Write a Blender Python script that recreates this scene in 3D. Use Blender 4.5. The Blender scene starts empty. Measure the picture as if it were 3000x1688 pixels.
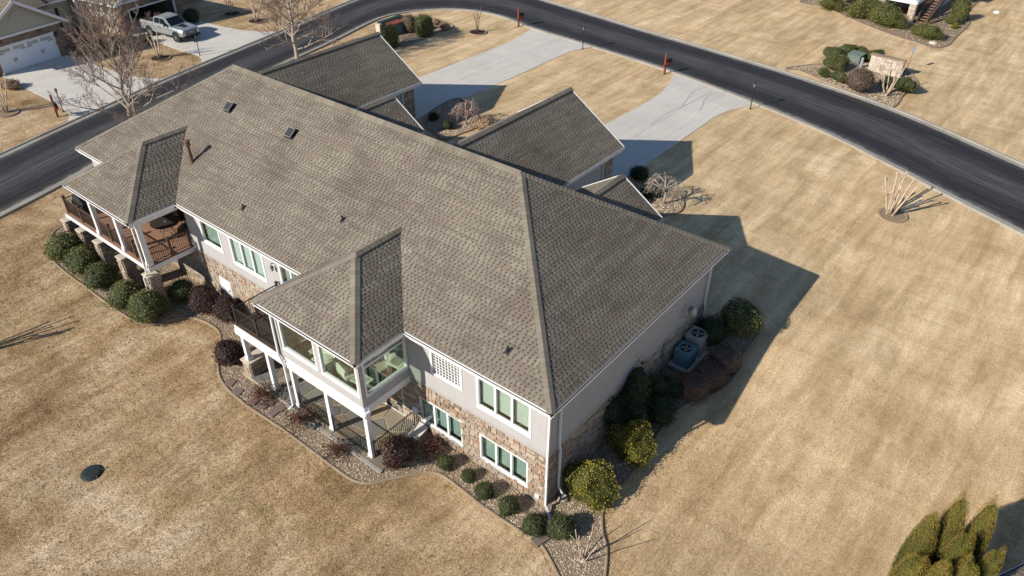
import bpy, math, random
import numpy as np
from mathutils import Vector, Matrix
from mathutils.geometry import delaunay_2d_cdt
S = bpy.context.scene
COL = S.collection
R = random.Random(7)
# ---------------------------------------------------------------- camera, sky, sun
CAMP = Vector((11.242, -16.179, 25.589)); RX, RZ, FPX = 0.946, 0.679, 2262.334
cd = bpy.data.cameras.new('camera'); cam = bpy.data.objects.new('camera', cd); COL.objects.link(cam)
cam.location = CAMP; cam.rotation_euler = (RX, 0, RZ); cam.rotation_mode = 'XYZ'
cd.sensor_width = 36; cd.lens = 36*FPX/3000; cd.clip_end = 2000; cd.clip_start = .5
S.camera = cam
SUN_EL, SUN_AZ = math.radians(29.6), math.radians(69.8)      # height above the horizon; heading the light travels to
ld = Vector((math.cos(SUN_EL)*math.cos(SUN_AZ), math.cos(SUN_EL)*math.sin(SUN_AZ), -math.sin(SUN_EL)))
w = bpy.data.worlds.new('World'); S.world = w; w.use_nodes = True
nt = w.node_tree; sk = nt.nodes.new('ShaderNodeTexSky'); sk.sky_type = 'NISHITA'; sk.sun_disc = False
sk.sun_elevation = SUN_EL; sk.sun_rotation = math.atan2(-ld.x, -ld.y); sk.air_density = 1.0; sk.dust_density = .15; sk.ozone_density = 3.0
bg = nt.nodes['Background']; bg.inputs[1].default_value = .085; nt.links.new(sk.outputs[0], bg.inputs[0])
sd = bpy.data.lights.new('sun', 'SUN'); sd.energy = 4.8; sd.angle = math.radians(.5); sd.color = (1, .93, .82)
so = bpy.data.objects.new('sun', sd); COL.objects.link(so); so.rotation_euler = ld.to_track_quat('-Z', 'Y').to_euler()
S.view_settings.view_transform = 'Standard'; S.view_settings.look = 'None'; S.view_settings.exposure = .32
S.view_settings.gamma = 1; S.view_settings.use_curve_mapping = False
S.render.engine = 'CYCLES'; S.cycles.max_bounces = 6; S.cycles.transparent_max_bounces = 12

# ---------------------------------------------------------------- materials
def nodes(m): return m.node_tree.nodes, m.node_tree.links
def new(name, rough=.8, spec=.3):
    m = bpy.data.materials.new(name); m.use_nodes = True; b = m.node_tree.nodes['Principled BSDF']
    b.inputs['Roughness'].default_value = rough; b.inputs['Specular IOR Level'].default_value = spec; return m, b
def ramp(N, L, src, stops, interp='LINEAR'):
    r = N.new('ShaderNodeValToRGB'); r.color_ramp.interpolation = interp
    while len(r.color_ramp.elements) < len(stops): r.color_ramp.elements.new(.5)
    for e, (p, c) in zip(r.color_ramp.elements, stops): e.position = p; e.color = (*c, 1)
    L.new(src, r.inputs[0]); return r.outputs[0]
def noise(N, L, scale, detail=4, rough=.55, vec=None, dist=0):
    n = N.new('ShaderNodeTexNoise'); n.inputs['Scale'].default_value = scale; n.inputs['Detail'].default_value = detail
    n.inputs['Roughness'].default_value = rough; n.inputs['Distortion'].default_value = dist
    if vec is not None: L.new(vec, n.inputs['Vector'])
    return n.outputs['Fac']
def mix(N, L, f, a, b, mode='MIX'):
    m = N.new('ShaderNodeMix'); m.data_type = 'RGBA'; m.blend_type = mode
    for s, i in ((f, 0), (a, 6), (b, 7)):
        if isinstance(s, (int, float)): m.inputs[i].default_value = s
        elif isinstance(s, tuple): m.inputs[i].default_value = (*s, 1)
        else: L.new(s, m.inputs[i])
    return m.outputs[2]
def mapping(N, L, scale, kind='Object', rot=0):
    t = N.new('ShaderNodeTexCoord'); mp = N.new('ShaderNodeMapping'); mp.inputs['Scale'].default_value = scale
    mp.inputs['Rotation'].default_value = (0, 0, rot); L.new(t.outputs[kind], mp.inputs[0]); return mp.outputs[0]
def bump(N, L, b, h, strength=.4, dist=.02):
    k = N.new('ShaderNodeBump'); k.inputs['Strength'].default_value = strength; k.inputs['Distance'].default_value = dist
    L.new(h, k.inputs['Height']); L.new(k.outputs[0], b.inputs['Normal'])
def mat(name, c1, c2=None, scale=6, rough=.75, spec=.3, bs=0, bscale=40, metal=0, tint=None, detail=4):
    """plain procedural surface: noise between two near colours, optional bump, optional per-piece tint attribute"""
    m, b = new(name, rough, spec); N, L = nodes(m); c2 = c2 or tuple(x*.82 for x in c1)
    v = mapping(N, L, (1, 1, 1)); c = ramp(N, L, noise(N, L, scale, detail, .6, v), [(.3, c2), (.7, c1)])
    if tint:
        a = N.new('ShaderNodeAttribute'); a.attribute_name = 'tint'
        c = mix(N, L, .88, c, ramp(N, L, a.outputs['Fac'], tint))
    L.new(c, b.inputs['Base Color']); b.inputs['Metallic'].default_value = metal
    if bs: bump(N, L, b, noise(N, L, bscale, 5, .65, v), bs)
    return m
MT = {}
def lawn():
    m, b = new('dormant_grass', .95, .1); N, L = nodes(m)
    v = mapping(N, L, (1, 1, 1)); vs = mapping(N, L, (1.6, .12, 1), rot=math.radians(-4)); vx = mapping(N, L, (.14, 1.2, 1), rot=math.radians(18)); vr = mapping(N, L, (.8, .22, 1), rot=math.radians(-38))
    fine = noise(N, L, 19, 8, .78, v, .4); tuft = noise(N, L, 4.2, 8, .72, v, 1.2); blade = noise(N, L, 26, 3, .7, mapping(N, L, (1, .35, 1), rot=.6))
    front = ramp(N, L, noise(N, L, .3, 5, .6, v, .5), [(.3, (.64, .465, .275)), (.55, (.73, .55, .345)), (.75, (.81, .64, .43))])
    rear = ramp(N, L, noise(N, L, .22, 8, .62, v, .8), [(.33, (.29, .195, .105)), (.45, (.46, .325, .195)), (.56, (.59, .445, .295)), (.68, (.71, .565, .41))])
    gold = ramp(N, L, noise(N, L, .45, 6, .65, v, .6), [(.47, (0, 0, 0)), (.62, (.5, .5, .5))]); rear = mix(N, L, gold, rear, (.49, .34, .18))
    g = N.new('ShaderNodeNewGeometry'); sx = N.new('ShaderNodeSeparateXYZ'); L.new(g.outputs['Position'], sx.inputs[0])
    # the back lawn is coarser and browner than the mown front one; the change follows the side slope
    ma = N.new('ShaderNodeMath'); ma.operation = 'MULTIPLY_ADD'; ma.inputs[1].default_value = .55; L.new(sx.outputs['X'], ma.inputs[0]); L.new(sx.outputs['Y'], ma.inputs[2])
    mr = N.new('ShaderNodeMapRange'); mr.inputs['From Min'].default_value = -9; mr.inputs['From Max'].default_value = 14; L.new(ma.outputs[0], mr.inputs[0])
    c = mix(N, L, mr.outputs[0], rear, front)
    for vec, lo, f in ((vs, .76, .75), (vx, .84, .55), (vr, .72, .75)):
        c = mix(N, L, f, c, ramp(N, L, noise(N, L, 1.0, 5, .65, vec, .5), [(.36, (lo, lo-.03, lo-.09)), (.62, (1.10, 1.10, 1.10))]), 'MULTIPLY')
    gr = ramp(N, L, noise(N, L, .33, 6, .7, v, .8), [(.60, (0, 0, 0)), (.72, (.45, .45, .45))]); c = mix(N, L, gr, c, (.27, .25, .11))
    rs = N.new('ShaderNodeMapRange'); rs.inputs['To Min'].default_value = .95; rs.inputs['To Max'].default_value = .32; L.new(mr.outputs[0], rs.inputs[0])     # coarse at the back, short in front
    c = mix(N, L, rs.outputs[0], c, ramp(N, L, tuft, [(.34, (.58, .54, .47)), (.50, (1.0, 1.0, 1.0)), (.68, (1.22, 1.22, 1.24))]), 'MULTIPLY')
    c = mix(N, L, rs.outputs[0], c, ramp(N, L, fine, [(.38, (.36, .33, .28)), (.5, (1, 1, 1)), (.62, (1.45, 1.45, 1.43))]), 'MULTIPLY')
    c = mix(N, L, .5, c, ramp(N, L, blade, [(.36, (.6, .58, .54)), (.5, (1, 1, 1)), (.64, (1.35, 1.35, 1.33))]), 'MULTIPLY')
    L.new(c, b.inputs['Base Color']); bump(N, L, b, fine, .9, .06); return m
MT['lawn'] = lawn()
def asphalt():
    m, b = new('asphalt', .88, .25); N, L = nodes(m)
    t = N.new('ShaderNodeTexCoord'); v = mapping(N, L, (1, 1, 1)); mp = N.new('ShaderNodeMapping'); mp.inputs['Scale'].default_value = (.22, 26, 1); L.new(t.outputs['UV'], mp.inputs[0])
    streak = noise(N, L, 1.0, 7, .72, mp.outputs[0], .3); fine = noise(N, L, 40, 4, .7, v); pat = noise(N, L, .5, 6, .7, v, .5)
    c = ramp(N, L, streak, [(.30, (.022, .023, .026)), (.47, (.036, .037, .041)), (.60, (.058, .057, .059)), (.75, (.085, .082, .08))])
    c = mix(N, L, .3, c, ramp(N, L, pat, [(.3, (.6, .6, .62)), (.7, (1.5, 1.45, 1.4))]), 'MULTIPLY')
    c = mix(N, L, .7, c, ramp(N, L, fine, [(.3, (.6, .6, .6)), (.7, (1.5, 1.5, 1.5))]), 'MULTIPLY')
    # pale grit collected along both edges
    su = N.new('ShaderNodeSeparateXYZ'); L.new(t.outputs['UV'], su.inputs[0])
    band = ramp(N, L, su.outputs['Y'], [(.03, (1.1, 1.1, 1.1)), (.12, (.55, .55, .58)), (.24, (.6, .6, .62)), (.42, (1.5, 1.47, 1.45)), (.6, (1.5, 1.47, 1.45)), (.74, (.62, .62, .64)), (.88, (.55, .55, .57)), (.97, (1.1, 1.1, 1.1))]); c = mix(N, L, .85, c, band, 'MULTIPLY')
    e = ramp(N, L, su.outputs['Y'], [(0, (1, 1, 1)), (.055, (0, 0, 0)), (.95, (0, 0, 0)), (1, (.7, .7, .7))])
    f = mix(N, L, 1.0, e, ramp(N, L, noise(N, L, 1.6, 6, .75, v), [(.42, (0, 0, 0)), (.62, (.8, .8, .8))]), 'MULTIPLY')
    c = mix(N, L, f, c, (.27, .25, .22)); L.new(c, b.inputs['Base Color']); bump(N, L, b, fine, .35, .01); return m
MT['asphalt'] = asphalt()
def concrete(name, a, bcol):
    m, b = new(name, .85, .25); N, L = nodes(m); v = mapping(N, L, (1, 1, 1))
    c = ramp(N, L, noise(N, L, .5, 6, .65, v, .5), [(.3, bcol), (.7, a)])
    c = mix(N, L, .6, c, ramp(N, L, noise(N, L, 30, 4, .7, v), [(.3, (.85, .85, .85)), (.7, (1.1, 1.1, 1.1))]), 'MULTIPLY')
    c = mix(N, L, .35, c, ramp(N, L, noise(N, L, 1.2, 3, .6, mapping(N, L, (2.5, .2, 1)), 1), [(.35, (.8, .79, .78)), (.6, (1.05, 1.05, 1.05))]), 'MULTIPLY')
    oi = N.new('ShaderNodeObjectInfo'); c = mix(N, L, .5, c, ramp(N, L, oi.outputs['Random'], [(0, (.9, .9, .9)), (1, (1.04, 1.04, 1.03))]), 'MULTIPLY')
    L.new(c, b.inputs['Base Color']); return m
MT['concrete'] = concrete('driveway_concrete', (.64, .60, .54), (.56, .525, .475))
MT['kerb'] = concrete('kerb_concrete', (.36, .335, .295), (.26, .24, .21))
MT['edging'] = concrete('bed_edging', (.37, .28, .195), (.25, .19, .13))
MT['paver'] = concrete('paver_stone', (.235, .18, .15), (.17, .13, .11))
def shingle():
    m, b = new('asphalt_shingle', .95, .15); N, L = nodes(m); v = mapping(N, L, (1, 1, 1))
    a = N.new('ShaderNodeAttribute'); a.attribute_name = 'tint'
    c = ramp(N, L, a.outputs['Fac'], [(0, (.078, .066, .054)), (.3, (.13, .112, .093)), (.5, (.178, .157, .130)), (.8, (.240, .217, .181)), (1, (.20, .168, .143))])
    c = mix(N, L, .7, c, ramp(N, L, noise(N, L, 60, 3, .7, v), [(.3, (.72, .72, .72)), (.7, (1.25, 1.25, 1.25))]), 'MULTIPLY')
    c = mix(N, L, .9, c, ramp(N, L, noise(N, L, .35, 6, .65, v, .6), [(.32, (.80, .77, .74)), (.5, (1, .98, .95)), (.68, (1.14, 1.12, 1.08))]), 'MULTIPLY')
    c = mix(N, L, .6, c, ramp(N, L, noise(N, L, 1.0, 4, .6, mapping(N, L, (.9, .18, .3))), [(.36, (.84, .82, .80)), (.62, (1.08, 1.07, 1.05))]), 'MULTIPLY')
    L.new(c, b.inputs['Base Color']); bump(N, L, b, noise(N, L, 90, 2, .6, v), .3, .005); return m
MT['shingle'] = shingle()
MT['roof_deck'] = mat('roof_underlay', (.115, .10, .088), rough=.95)
MT['stone'] = mat('stone_veneer', (.42, .33, .25), (.26, .2, .15), 9, .9, .15, .5, 30,
                  tint=[(0, (.17, .115, .09)), (.16, (.32, .25, .19)), (.34, (.40, .33, .255)), (.52, (.46, .39, .31)), (.66, (.29, .25, .215)), (.82, (.35, .24, .17)), (1, (.32, .165, .105))])
MT['stone_pale'] = mat('pale_stone', (.55, .47, .39), (.40, .33, .27), 9, .9, .15, .5, 30,
                  tint=[(0, (.36, .23, .17)), (.25, (.52, .44, .35)), (.6, (.62, .55, .47)), (1, (.47, .36, .29))])
MT['brickstone'] = mat('neighbour_stone', (.30, .22, .17), (.2, .14, .11), 9, .9, .15, .4, 30,
                  tint=[(0, (.135, .075, .06)), (.3, (.25, .155, .115)), (.6, (.31, .22, .165)), (1, (.22, .165, .14))])
MT['mortar'] = mat('mortar', (.30, .26, .22), rough=.95, bs=.3)
MT['cap'] = mat('stone_cap', (.62, .54, .44), (.5, .43, .34), rough=.9, bs=.3)
MT['siding'] = mat('vinyl_siding', (.40, .388, .385), (.37, .358, .355), 3, .6, .3)
MT['shake'] = mat('tan_siding', (.47, .43, .345), (.42, .385, .31), 4, .7)
MT['white'] = mat('white_trim', (.74, .74, .75), (.68, .68, .69), 2, .45, .4)
MT['gutterdark'] = mat('gutter_shadow', (.05, .045, .04), rough=.9)  # near-black colour for the shadow in the gutter trough
MT['brown'] = mat('brown_composite', (.105, .068, .05), (.075, .048, .036), 5, .65)
MT['deck'] = mat('red_brown_decking', (.34, .195, .13), (.27, .155, .10), 7, .75, .25)
MT['bronze'] = mat('dark_bronze_metal', (.04, .035, .03), (.03, .026, .022), 8, .5, .5)
MT['black'] = mat('black_metal', (.018, .018, .02), (.013, .013, .014), 8, .5, .5)
MT['blackcloth'] = mat('black_cover', (.02, .021, .024), (.013, .014, .016), 9, .7, .3, .5, 12)
MT['rustpipe'] = mat('brown_flue_metal', (.20, .11, .085), (.15, .08, .06), 6, .6)
MT['postred'] = mat('red_stained_wood', (.27, .075, .045), (.19, .05, .03), 10, .7)
MT['galv'] = mat('galvanised', (.45, .46, .47), (.36, .37, .38), 8, .45, .5, metal=.6)
MT['actan'] = mat('tan_metal', (.44, .39, .35), (.38, .34, .30), 8, .55)
MT['acblue'] = mat('green_grey_metal', (.14, .25, .29), (.11, .20, .235), 8, .5)
MT['utility'] = mat('utility_green', (.17, .21, .18), (.13, .165, .14), 8, .6)
MT['plastic'] = mat('green_black_lid', (.03, .038, .036), (.02, .026, .025), 9, .5, .4, .2, 20)
MT['flag'] = mat('flagstone', (.30, .27, .215), (.22, .195, .155), 5, .85, .2, .4, 18, tint=[(0, (.19, .155, .11)), (.35, (.36, .29, .195)), (.7, (.22, .215, .19)), (1, (.12, .132, .13))])
MT['grout'] = mat('patio_grout', (.56, .47, .33), (.48, .40, .28), 8, .9, bs=.3)
MT['soil'] = mat('gravel_bed_soil', (.34, .26, .18), (.19, .14, .095), 14, .95, .1, .8, 60)
MT['mulch'] = mat('dark_mulch', (.075, .05, .035), (.04, .028, .02), 20, .95, .1, .9, 50)
MT['pebble'] = mat('river_pebbles', (.4, .33, .25), (.3, .24, .18), 10, .75, .3, tint=[(0, (.14, .095, .06)), (.3, (.33, .245, .165)), (.6, (.52, .42, .31)), (.85, (.72, .64, .53)), (1, (.38, .225, .14))])
MT['bark'] = mat('grey_bark', (.45, .385, .325), (.28, .235, .195), 9, .9, .1, .5, 25)
MT['barkpale'] = mat('pale_crape_myrtle_bark', (.58, .47, .355), (.40, .31, .23), 7, .85, .15, .3, 20)
MT['barkdark'] = mat('dark_bark', (.20, .15, .115), (.11, .085, .065), 9, .9, .1, .5, 25)
MT['twig'] = mat('reddish_twigs', (.42, .305, .255), (.29, .205, .17), 9, .9)
MT['wood'] = mat('interior_wood_floor', (.13, .06, .035), (.08, .036, .022), 5, .35, .5)
MT['plaster'] = mat('interior_wall', (.42, .37, .30), rough=.9)
MT['sofa'] = mat('pale_upholstery', (.68, .68, .62), (.58, .58, .52), 6, .9)
MT['table'] = mat('distressed_white_table', (.66, .68, .61), (.52, .54, .47), 6, .6)
MT['blind'] = mat('window_blind', (.72, .74, .72), (.66, .68, .66), 3, .6)
MT['shade'] = mat('grey_green_shade', (.40, .47, .45), (.34, .41, .39), 3, .7)
MT['dark'] = mat('dark_interior', (.02, .02, .02), rough=.9)  # near-black colour stands in for the darkness of unlit rooms
MT['door'] = mat('garage_door_white', (.76, .79, .82), (.71, .74, .78), 2, .5)
MT['shutter'] = mat('dark_green_shutter', (.03, .045, .042), (.02, .032, .03), 6, .6)
MT['truck'] = None
def paint():
    m, b = new('silver_car_paint', .28, .5); N, L = nodes(m)
    L.new(ramp(N, L, noise(N, L, 3, 2, .5, mapping(N, L, (1, 1, 1))), [(.3, (.33, .36, .37)), (.7, (.37, .40, .41))]), b.inputs['Base Color'])
    b.inputs['Metallic'].default_value = .35; b.inputs['Coat Weight'].default_value = .5; return m
MT['truck'] = paint()
MT['tyre'] = mat('tyre_rubber', (.022, .022, .023), rough=.85)
MT['carglass'] = mat('dark_car_glass', (.012, .02, .024), (.009, .015, .018), 2, .06, .6)
MT['lamp_glass'] = mat('lantern_glass', (.35, .37, .38), rough=.15, spec=.5)
def glass(name, tintc, refl=.07):
    m = bpy.data.materials.new(name); m.use_nodes = True; N, L = nodes(m); N.remove(N['Principled BSDF'])
    t = N.new('ShaderNodeBsdfTransparent'); t.inputs[0].default_value = (*tintc, 1); g = N.new('ShaderNodeBsdfGlossy'); g.inputs['Roughness'].default_value = .02
    g.inputs['Color'].default_value = (.9, .95, .95, 1)
    f = N.new('ShaderNodeLayerWeight'); f.inputs[0].default_value = .12
    a = N.new('ShaderNodeMath'); a.operation = 'MULTIPLY_ADD'; a.inputs[1].default_value = .6; a.inputs[2].default_value = refl; L.new(f.outputs['Facing'], a.inputs[0])
    x = N.new('ShaderNodeMixShader'); L.new(a.outputs[0], x.inputs[0]); L.new(t.outputs[0], x.inputs[1]); L.new(g.outputs[0], x.inputs[2])
    L.new(x.outputs[0], N['Material Output'].inputs[0]); return m
MT['glass'] = glass('green_tinted_window_glass', (.90, .955, .925)); MT['sunglass'] = glass('sunroom_glass', (.89, .945, .89), .02)
MT['block'] = mat('glass_block', (.17, .18, .19), (.11, .12, .13), 10, .2, .5)
def leaf(name, stops, rough=.7):
    m, b = new(name, rough, .25); N, L = nodes(m); a = N.new('ShaderNodeAttribute'); a.attribute_name = 'tint'
    c = ramp(N, L, a.outputs['Fac'], stops); oi = N.new('ShaderNodeObjectInfo')
    c = mix(N, L, .6, c, ramp(N, L, oi.outputs['Random'], [(0, (.82, .85, .8)), (1, (1.12, 1.08, 1.05))]), 'MULTIPLY')
    L.new(c, b.inputs['Base Color']); b.inputs['Subsurface Weight'].default_value = 0; return m
MT['l_box'] = leaf('boxwood_leaves', [(0, (.035, .045, .016)), (.5, (.10, .115, .038)), (.85, (.18, .185, .065)), (1, (.27, .21, .09))])
MT['l_purple'] = leaf('dark_purple_leaves', [(0, (.022, .012, .012)), (.6, (.06, .028, .024)), (.9, (.115, .06, .042)), (1, (.2, .12, .09))])
MT['l_yew'] = leaf('fine_evergreen_needles', [(0, (.028, .036, .013)), (.6, (.07, .08, .03)), (1, (.125, .125, .05))])
MT['l_gold'] = leaf('golden_foliage', [(0, (.05, .055, .012)), (.4, (.165, .155, .026)), (.75, (.34, .29, .04)), (1, (.42, .33, .05))])
MT['l_arb'] = leaf('arborvitae_sprays', [(0, (.06, .06, .014)), (.5, (.17, .155, .03)), (.9, (.27, .22, .045)), (1, (.33, .21, .05))])
MT['l_brown'] = leaf('winter_brown_leaves', [(0, (.085, .058, .042)), (.6, (.175, .125, .092)), (1, (.25, .185, .135))])
MT['l_red'] = leaf('reddish_dry_twigs', [(0, (.05, .02, .014)), (.6, (.12, .045, .03)), (1, (.2, .09, .055))])
MT['l_dark'] = leaf('deep_green_leaves', [(0, (.016, .026, .012)), (.6, (.042, .062, .024)), (1, (.08, .10, .035))])
MT['l_olive'] = leaf('olive_evergreen_leaves', [(0, (.05, .055, .015)), (.5, (.115, .125, .035)), (1, (.21, .20, .06))])
MT['l_tan'] = leaf('tan_dry_grass', [(0, (.22, .15, .09)), (.6, (.36, .26, .17)), (1, (.48, .37, .25))])

# ---------------------------------------------------------------- mesh helpers
class MB:
    def __init__(s): s.v = []; s.f = []; s.t = []
    def add(s, vs, fs, tint=None):
        o = len(s.v); s.v += [tuple(p) for p in vs]; s.f += [tuple(i+o for i in f) for f in fs]
        s.t += [tint if tint is not None else .5]*len(fs); return s
    def box(s, a, b, tint=None):
        x0, y0, z0 = (min(p, q) for p, q in zip(a, b)); x1, y1, z1 = (max(p, q) for p, q in zip(a, b))
        return s.add([(x0,y0,z0),(x1,y0,z0),(x1,y1,z0),(x0,y1,z0),(x0,y0,z1),(x1,y0,z1),(x1,y1,z1),(x0,y1,z1)],
                     [(0,3,2,1),(4,5,6,7),(0,1,5,4),(1,2,6,5),(2,3,7,6),(3,0,4,7)], tint)
    def bar(s, p, q, wd, ht=None, tint=None, up=(0,0,1)):
        p, q = Vector(p), Vector(q); d = (q-p).normalized(); up = Vector(up)
        if abs(d.dot(up)) > .98: up = Vector((0,1,0))
        a = d.cross(up).normalized()*(wd/2); b = d.cross(a).normalized()*((ht or wd)/2)
        return s.add([p-a-b, p+a-b, p+a+b, p-a+b, q-a-b, q+a-b, q+a+b, q-a+b], [(0,3,2,1),(4,5,6,7),(0,1,5,4),(1,2,6,5),(2,3,7,6),(3,0,4,7)], tint)
    def tube(s, pts, rads, n=8, cap=True, tint=None):
        pts = [Vector(p) for p in pts]; rads = rads if isinstance(rads, (list, tuple)) else [rads]*len(pts); vs = []; fs = []; a = None
        for i, p in enumerate(pts):
            d = (pts[min(i+1, len(pts)-1)]-pts[max(i-1, 0)]); d = d.normalized() if d.length > 1e-9 else Vector((0,0,1))
            if a is None: a = d.orthogonal().normalized()
            else:
                a = a - d*a.dot(d); a = a.normalized() if a.length > 1e-6 else d.orthogonal().normalized()
            b = d.cross(a)
            vs += [p+(a*math.cos(k*2*math.pi/n)+b*math.sin(k*2*math.pi/n))*rads[i] for k in range(n)]
        for i in range(len(pts)-1):
            for k in range(n): k2 = (k+1) % n; fs.append((i*n+k, i*n+k2, (i+1)*n+k2, (i+1)*n+k))
        if cap: fs += [tuple(range(n-1, -1, -1)), tuple(range((len(pts)-1)*n, len(pts)*n))]
        return s.add(vs, fs, tint)
    def prism(s, poly, z0, z1, tint=None):     # poly in x,y
        n = len(poly); vs = [(x, y, z0) for x, y in poly]+[(x, y, z1) for x, y in poly]
        return s.add(vs, [tuple(range(n-1, -1, -1)), tuple(range(n, 2*n))]+[(i, (i+1) % n, n+(i+1) % n, n+i) for i in range(n)], tint)
    def lathe(s, c, prof, n=12, tint=None):    # prof: (r,z) list
        vs = []; fs = []
        for r, z in prof: vs += [(c[0]+r*math.cos(k*2*math.pi/n), c[1]+r*math.sin(k*2*math.pi/n), c[2]+z) for k in range(n)]
        for i in range(len(prof)-1):
            for k in range(n): k2 = (k+1) % n; fs.append((i*n+k, i*n+k2, (i+1)*n+k2, (i+1)*n+k))
        fs += [tuple(range(n-1, -1, -1)), tuple(range((len(prof)-1)*n, len(prof)*n))]
        return s.add(vs, fs, tint)
    def mesh(s, name, m, smooth=False):
        me = bpy.data.meshes.new(name); me.from_pydata(s.v, [], s.f); me.materials.append(MT[m] if isinstance(m, str) else m)
        at = me.attributes.new('tint', 'FLOAT', 'FACE'); at.data.foreach_set('value', s.t)
        if smooth: me.polygons.foreach_set('use_smooth', [True]*len(me.polygons))
        me.update(); return me
    def build(s, name, m, parent=None, smooth=False, loc=None):
        o = bpy.data.objects.new(name, s.mesh(name, m, smooth)); COL.objects.link(o)
        if parent is not None: o.parent = parent
        if loc is not None: o.location = loc
        return o
def tag(o, label=None, cat=None, group=None, kind=None):
    for k, x in (('label', label), ('category', cat), ('group', group), ('kind', kind)):
        if x: o[k] = x
    return o
def thing(name, label, cat, loc=(0,0,0), rz=0, group=None, sc=1):
    o = bpy.data.objects.new(name, None); COL.objects.link(o); o.location = loc; o.rotation_euler = (0,0,rz); o.scale = (sc,)*3
    return tag(o, label, cat, group)
def dup(root, loc, rz=0, label=None, sc=None, parent=None):
    r = root.copy(); COL.objects.link(r); r.parent = parent
    if parent is None: r.location = loc; r.rotation_euler = (0,0,rz)
    if sc: r.scale = (sc,)*3
    if label: r['label'] = label
    for ch in list(root.children): dup(ch, None, parent=r)
    return r
def struct(o): o['kind'] = 'structure'; return o

# ---------------------------------------------------------------- terrain: the lot falls from the street to a walk-out basement at the back
CP = np.array([(0,0,0),(-8,-2.2,0),(-16,-2.2,0),(-16,.4,-.06),(-12,.4,-.06),(-8,.4,-.06),(-12,-2.2,-.02),(-16,-10,-.3),(0,-8,-.2),(8,-10,-.3),(-24,0,.15),(-24,-3,.1),(-30,-3,.4),(-34,-3,.85),(-34,1,1.25),(-30,-8,.25),(-36,-7,.9),(-39,-3,1.55),(-39,-12,1.15),
 (-46,-4,1.75),(-46,-14,1.35),(-40.5,3,2.0),(-35,8,2.1),(-41.5,9,2.4),(-43,14,2.5),(-35,14,2.6),(-13.6,21,2.68),(-30,21,2.7),(-22,16,2.6),(-5,16,2.35),(-.4,13,1.45),(.6,10,.85),(.6,5,.3),(2.7,21,1.62),(3.6,30,2.15),
 (-10,30,2.55),(-27,30,2.58),(-20,34,2.5),(8,26,1.85),(12,8,.15),(6,0,-.1),(6,12,.9),(14,18,1.2),(20,5,-.2),(20,22,1.75),(-2,26,2.25),(10.3,31.6,2.35),(22,27,2.2),(-2,38,2.5),(-18,42,2.5),(-34,44,2.5),(-47,38,2.5),(-46,26,2.5),(-46,48,2.5),
 (-55,46,2.5),(-52,26,2.5),(-48,8,2.35),(-52,2,2.4),(-56,12,2.5),(-64,8,2.5),(-60,22,2.5),(-70,20,2.5),(-70,-5,2.3),(-60,-12,1.9),(-60,36,2.5),(-75,50,2.5),(-30,60,2.5),(-10,55,2.5),(-6,67,2.5),(10,50,2.5),(25,40,2.5),(0,80,2.5),(-40,90,2.5),(40,70,2.5),
 (-100,20,2.5),(-100,-40,1),(-20,-40,-1.2),(30,-40,-1.2),(60,0,-.3),(70,60,2.5),(60,130,2.5),(-100,130,2.5),(-20,-22,-.7),(8,-24,-.7)], float)
def _tps(r2): return np.where(r2 < 1e-9, 0, .5*r2*np.log(np.maximum(r2, 1e-9)))
_A = CP[:, :2]/10; _n = len(_A); _K = _tps(((_A[:,None]-_A[None])**2).sum(2))+np.eye(_n)*.02
_Pm = np.c_[np.ones(_n), _A]; _M = np.zeros((_n+3, _n+3)); _M[:_n,:_n] = _K; _M[:_n,_n:] = _Pm; _M[_n:,:_n] = _Pm.T
_W = np.linalg.solve(_M, np.r_[CP[:,2], 0, 0, 0])
def gza(P):
    P = np.asarray(P, float)/10; out = np.empty(len(P))
    for i in range(0, len(P), 4000):
        q = P[i:i+4000]; out[i:i+4000] = _tps(((q[:,None]-_A[None])**2).sum(2))@_W[:_n]+_W[_n]+q@_W[_n+1:]
    return out
def gz(x, y): return float(gza([(x, y)])[0])
ROT = cam.rotation_euler.to_matrix()
def ray(px, py): return ROT@Vector(((px-1500)/FPX, -(py-844)/FPX, -1))
def G(px, py, h=0):
    """point h metres above the ground along the sight line through a photo pixel -> ground point below it"""
    d = ray(px, py); z = 1.5
    for _ in range(40):
        t = (z+h-CAMP.z)/d.z; p = CAMP+d*t; z += (gz(p.x, p.y)-z)*.7
    return Vector((p.x, p.y, gz(p.x, p.y)))
def mpp(p): return ((Vector(p)-CAMP)@(ROT@Vector((0,0,-1))))/FPX          # metres per photo pixel at a point

def axis(a0, a1, lo, hi, st):
    c = list(np.arange(a0, a1+st/2, st)); s = st
    while c[-1] < hi: s *= 1.25; c.append(c[-1]+s)
    s = st
    while c[0] > lo: s *= 1.25; c.insert(0, c[0]-s)
    return np.array(c)
gx, gy = axis(-68, 20, -300, 260, .7), axis(-16, 76, -260, 420, .7)
XX, YY = np.meshgrid(gx, gy); P2 = np.c_[XX.ravel(), YY.ravel()]; ZZ = np.clip(gza(P2), -3, 3.2)
nx = len(gx); b = MB(); b.v = [tuple(p) for p in np.c_[P2, ZZ]]
b.f = [(j*nx+i, j*nx+i+1, (j+1)*nx+i+1, (j+1)*nx+i) for j in range(len(gy)-1) for i in range(nx-1)]; b.t = [.5]*len(b.f)
b.v = [(x, y, min(z, -.12)) if -16.2 < x < -7.4 and -2.0 < y < .5 else (x, y, z) for x, y, z in b.v]; struct(b.build('lawn', 'lawn', smooth=True))
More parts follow.
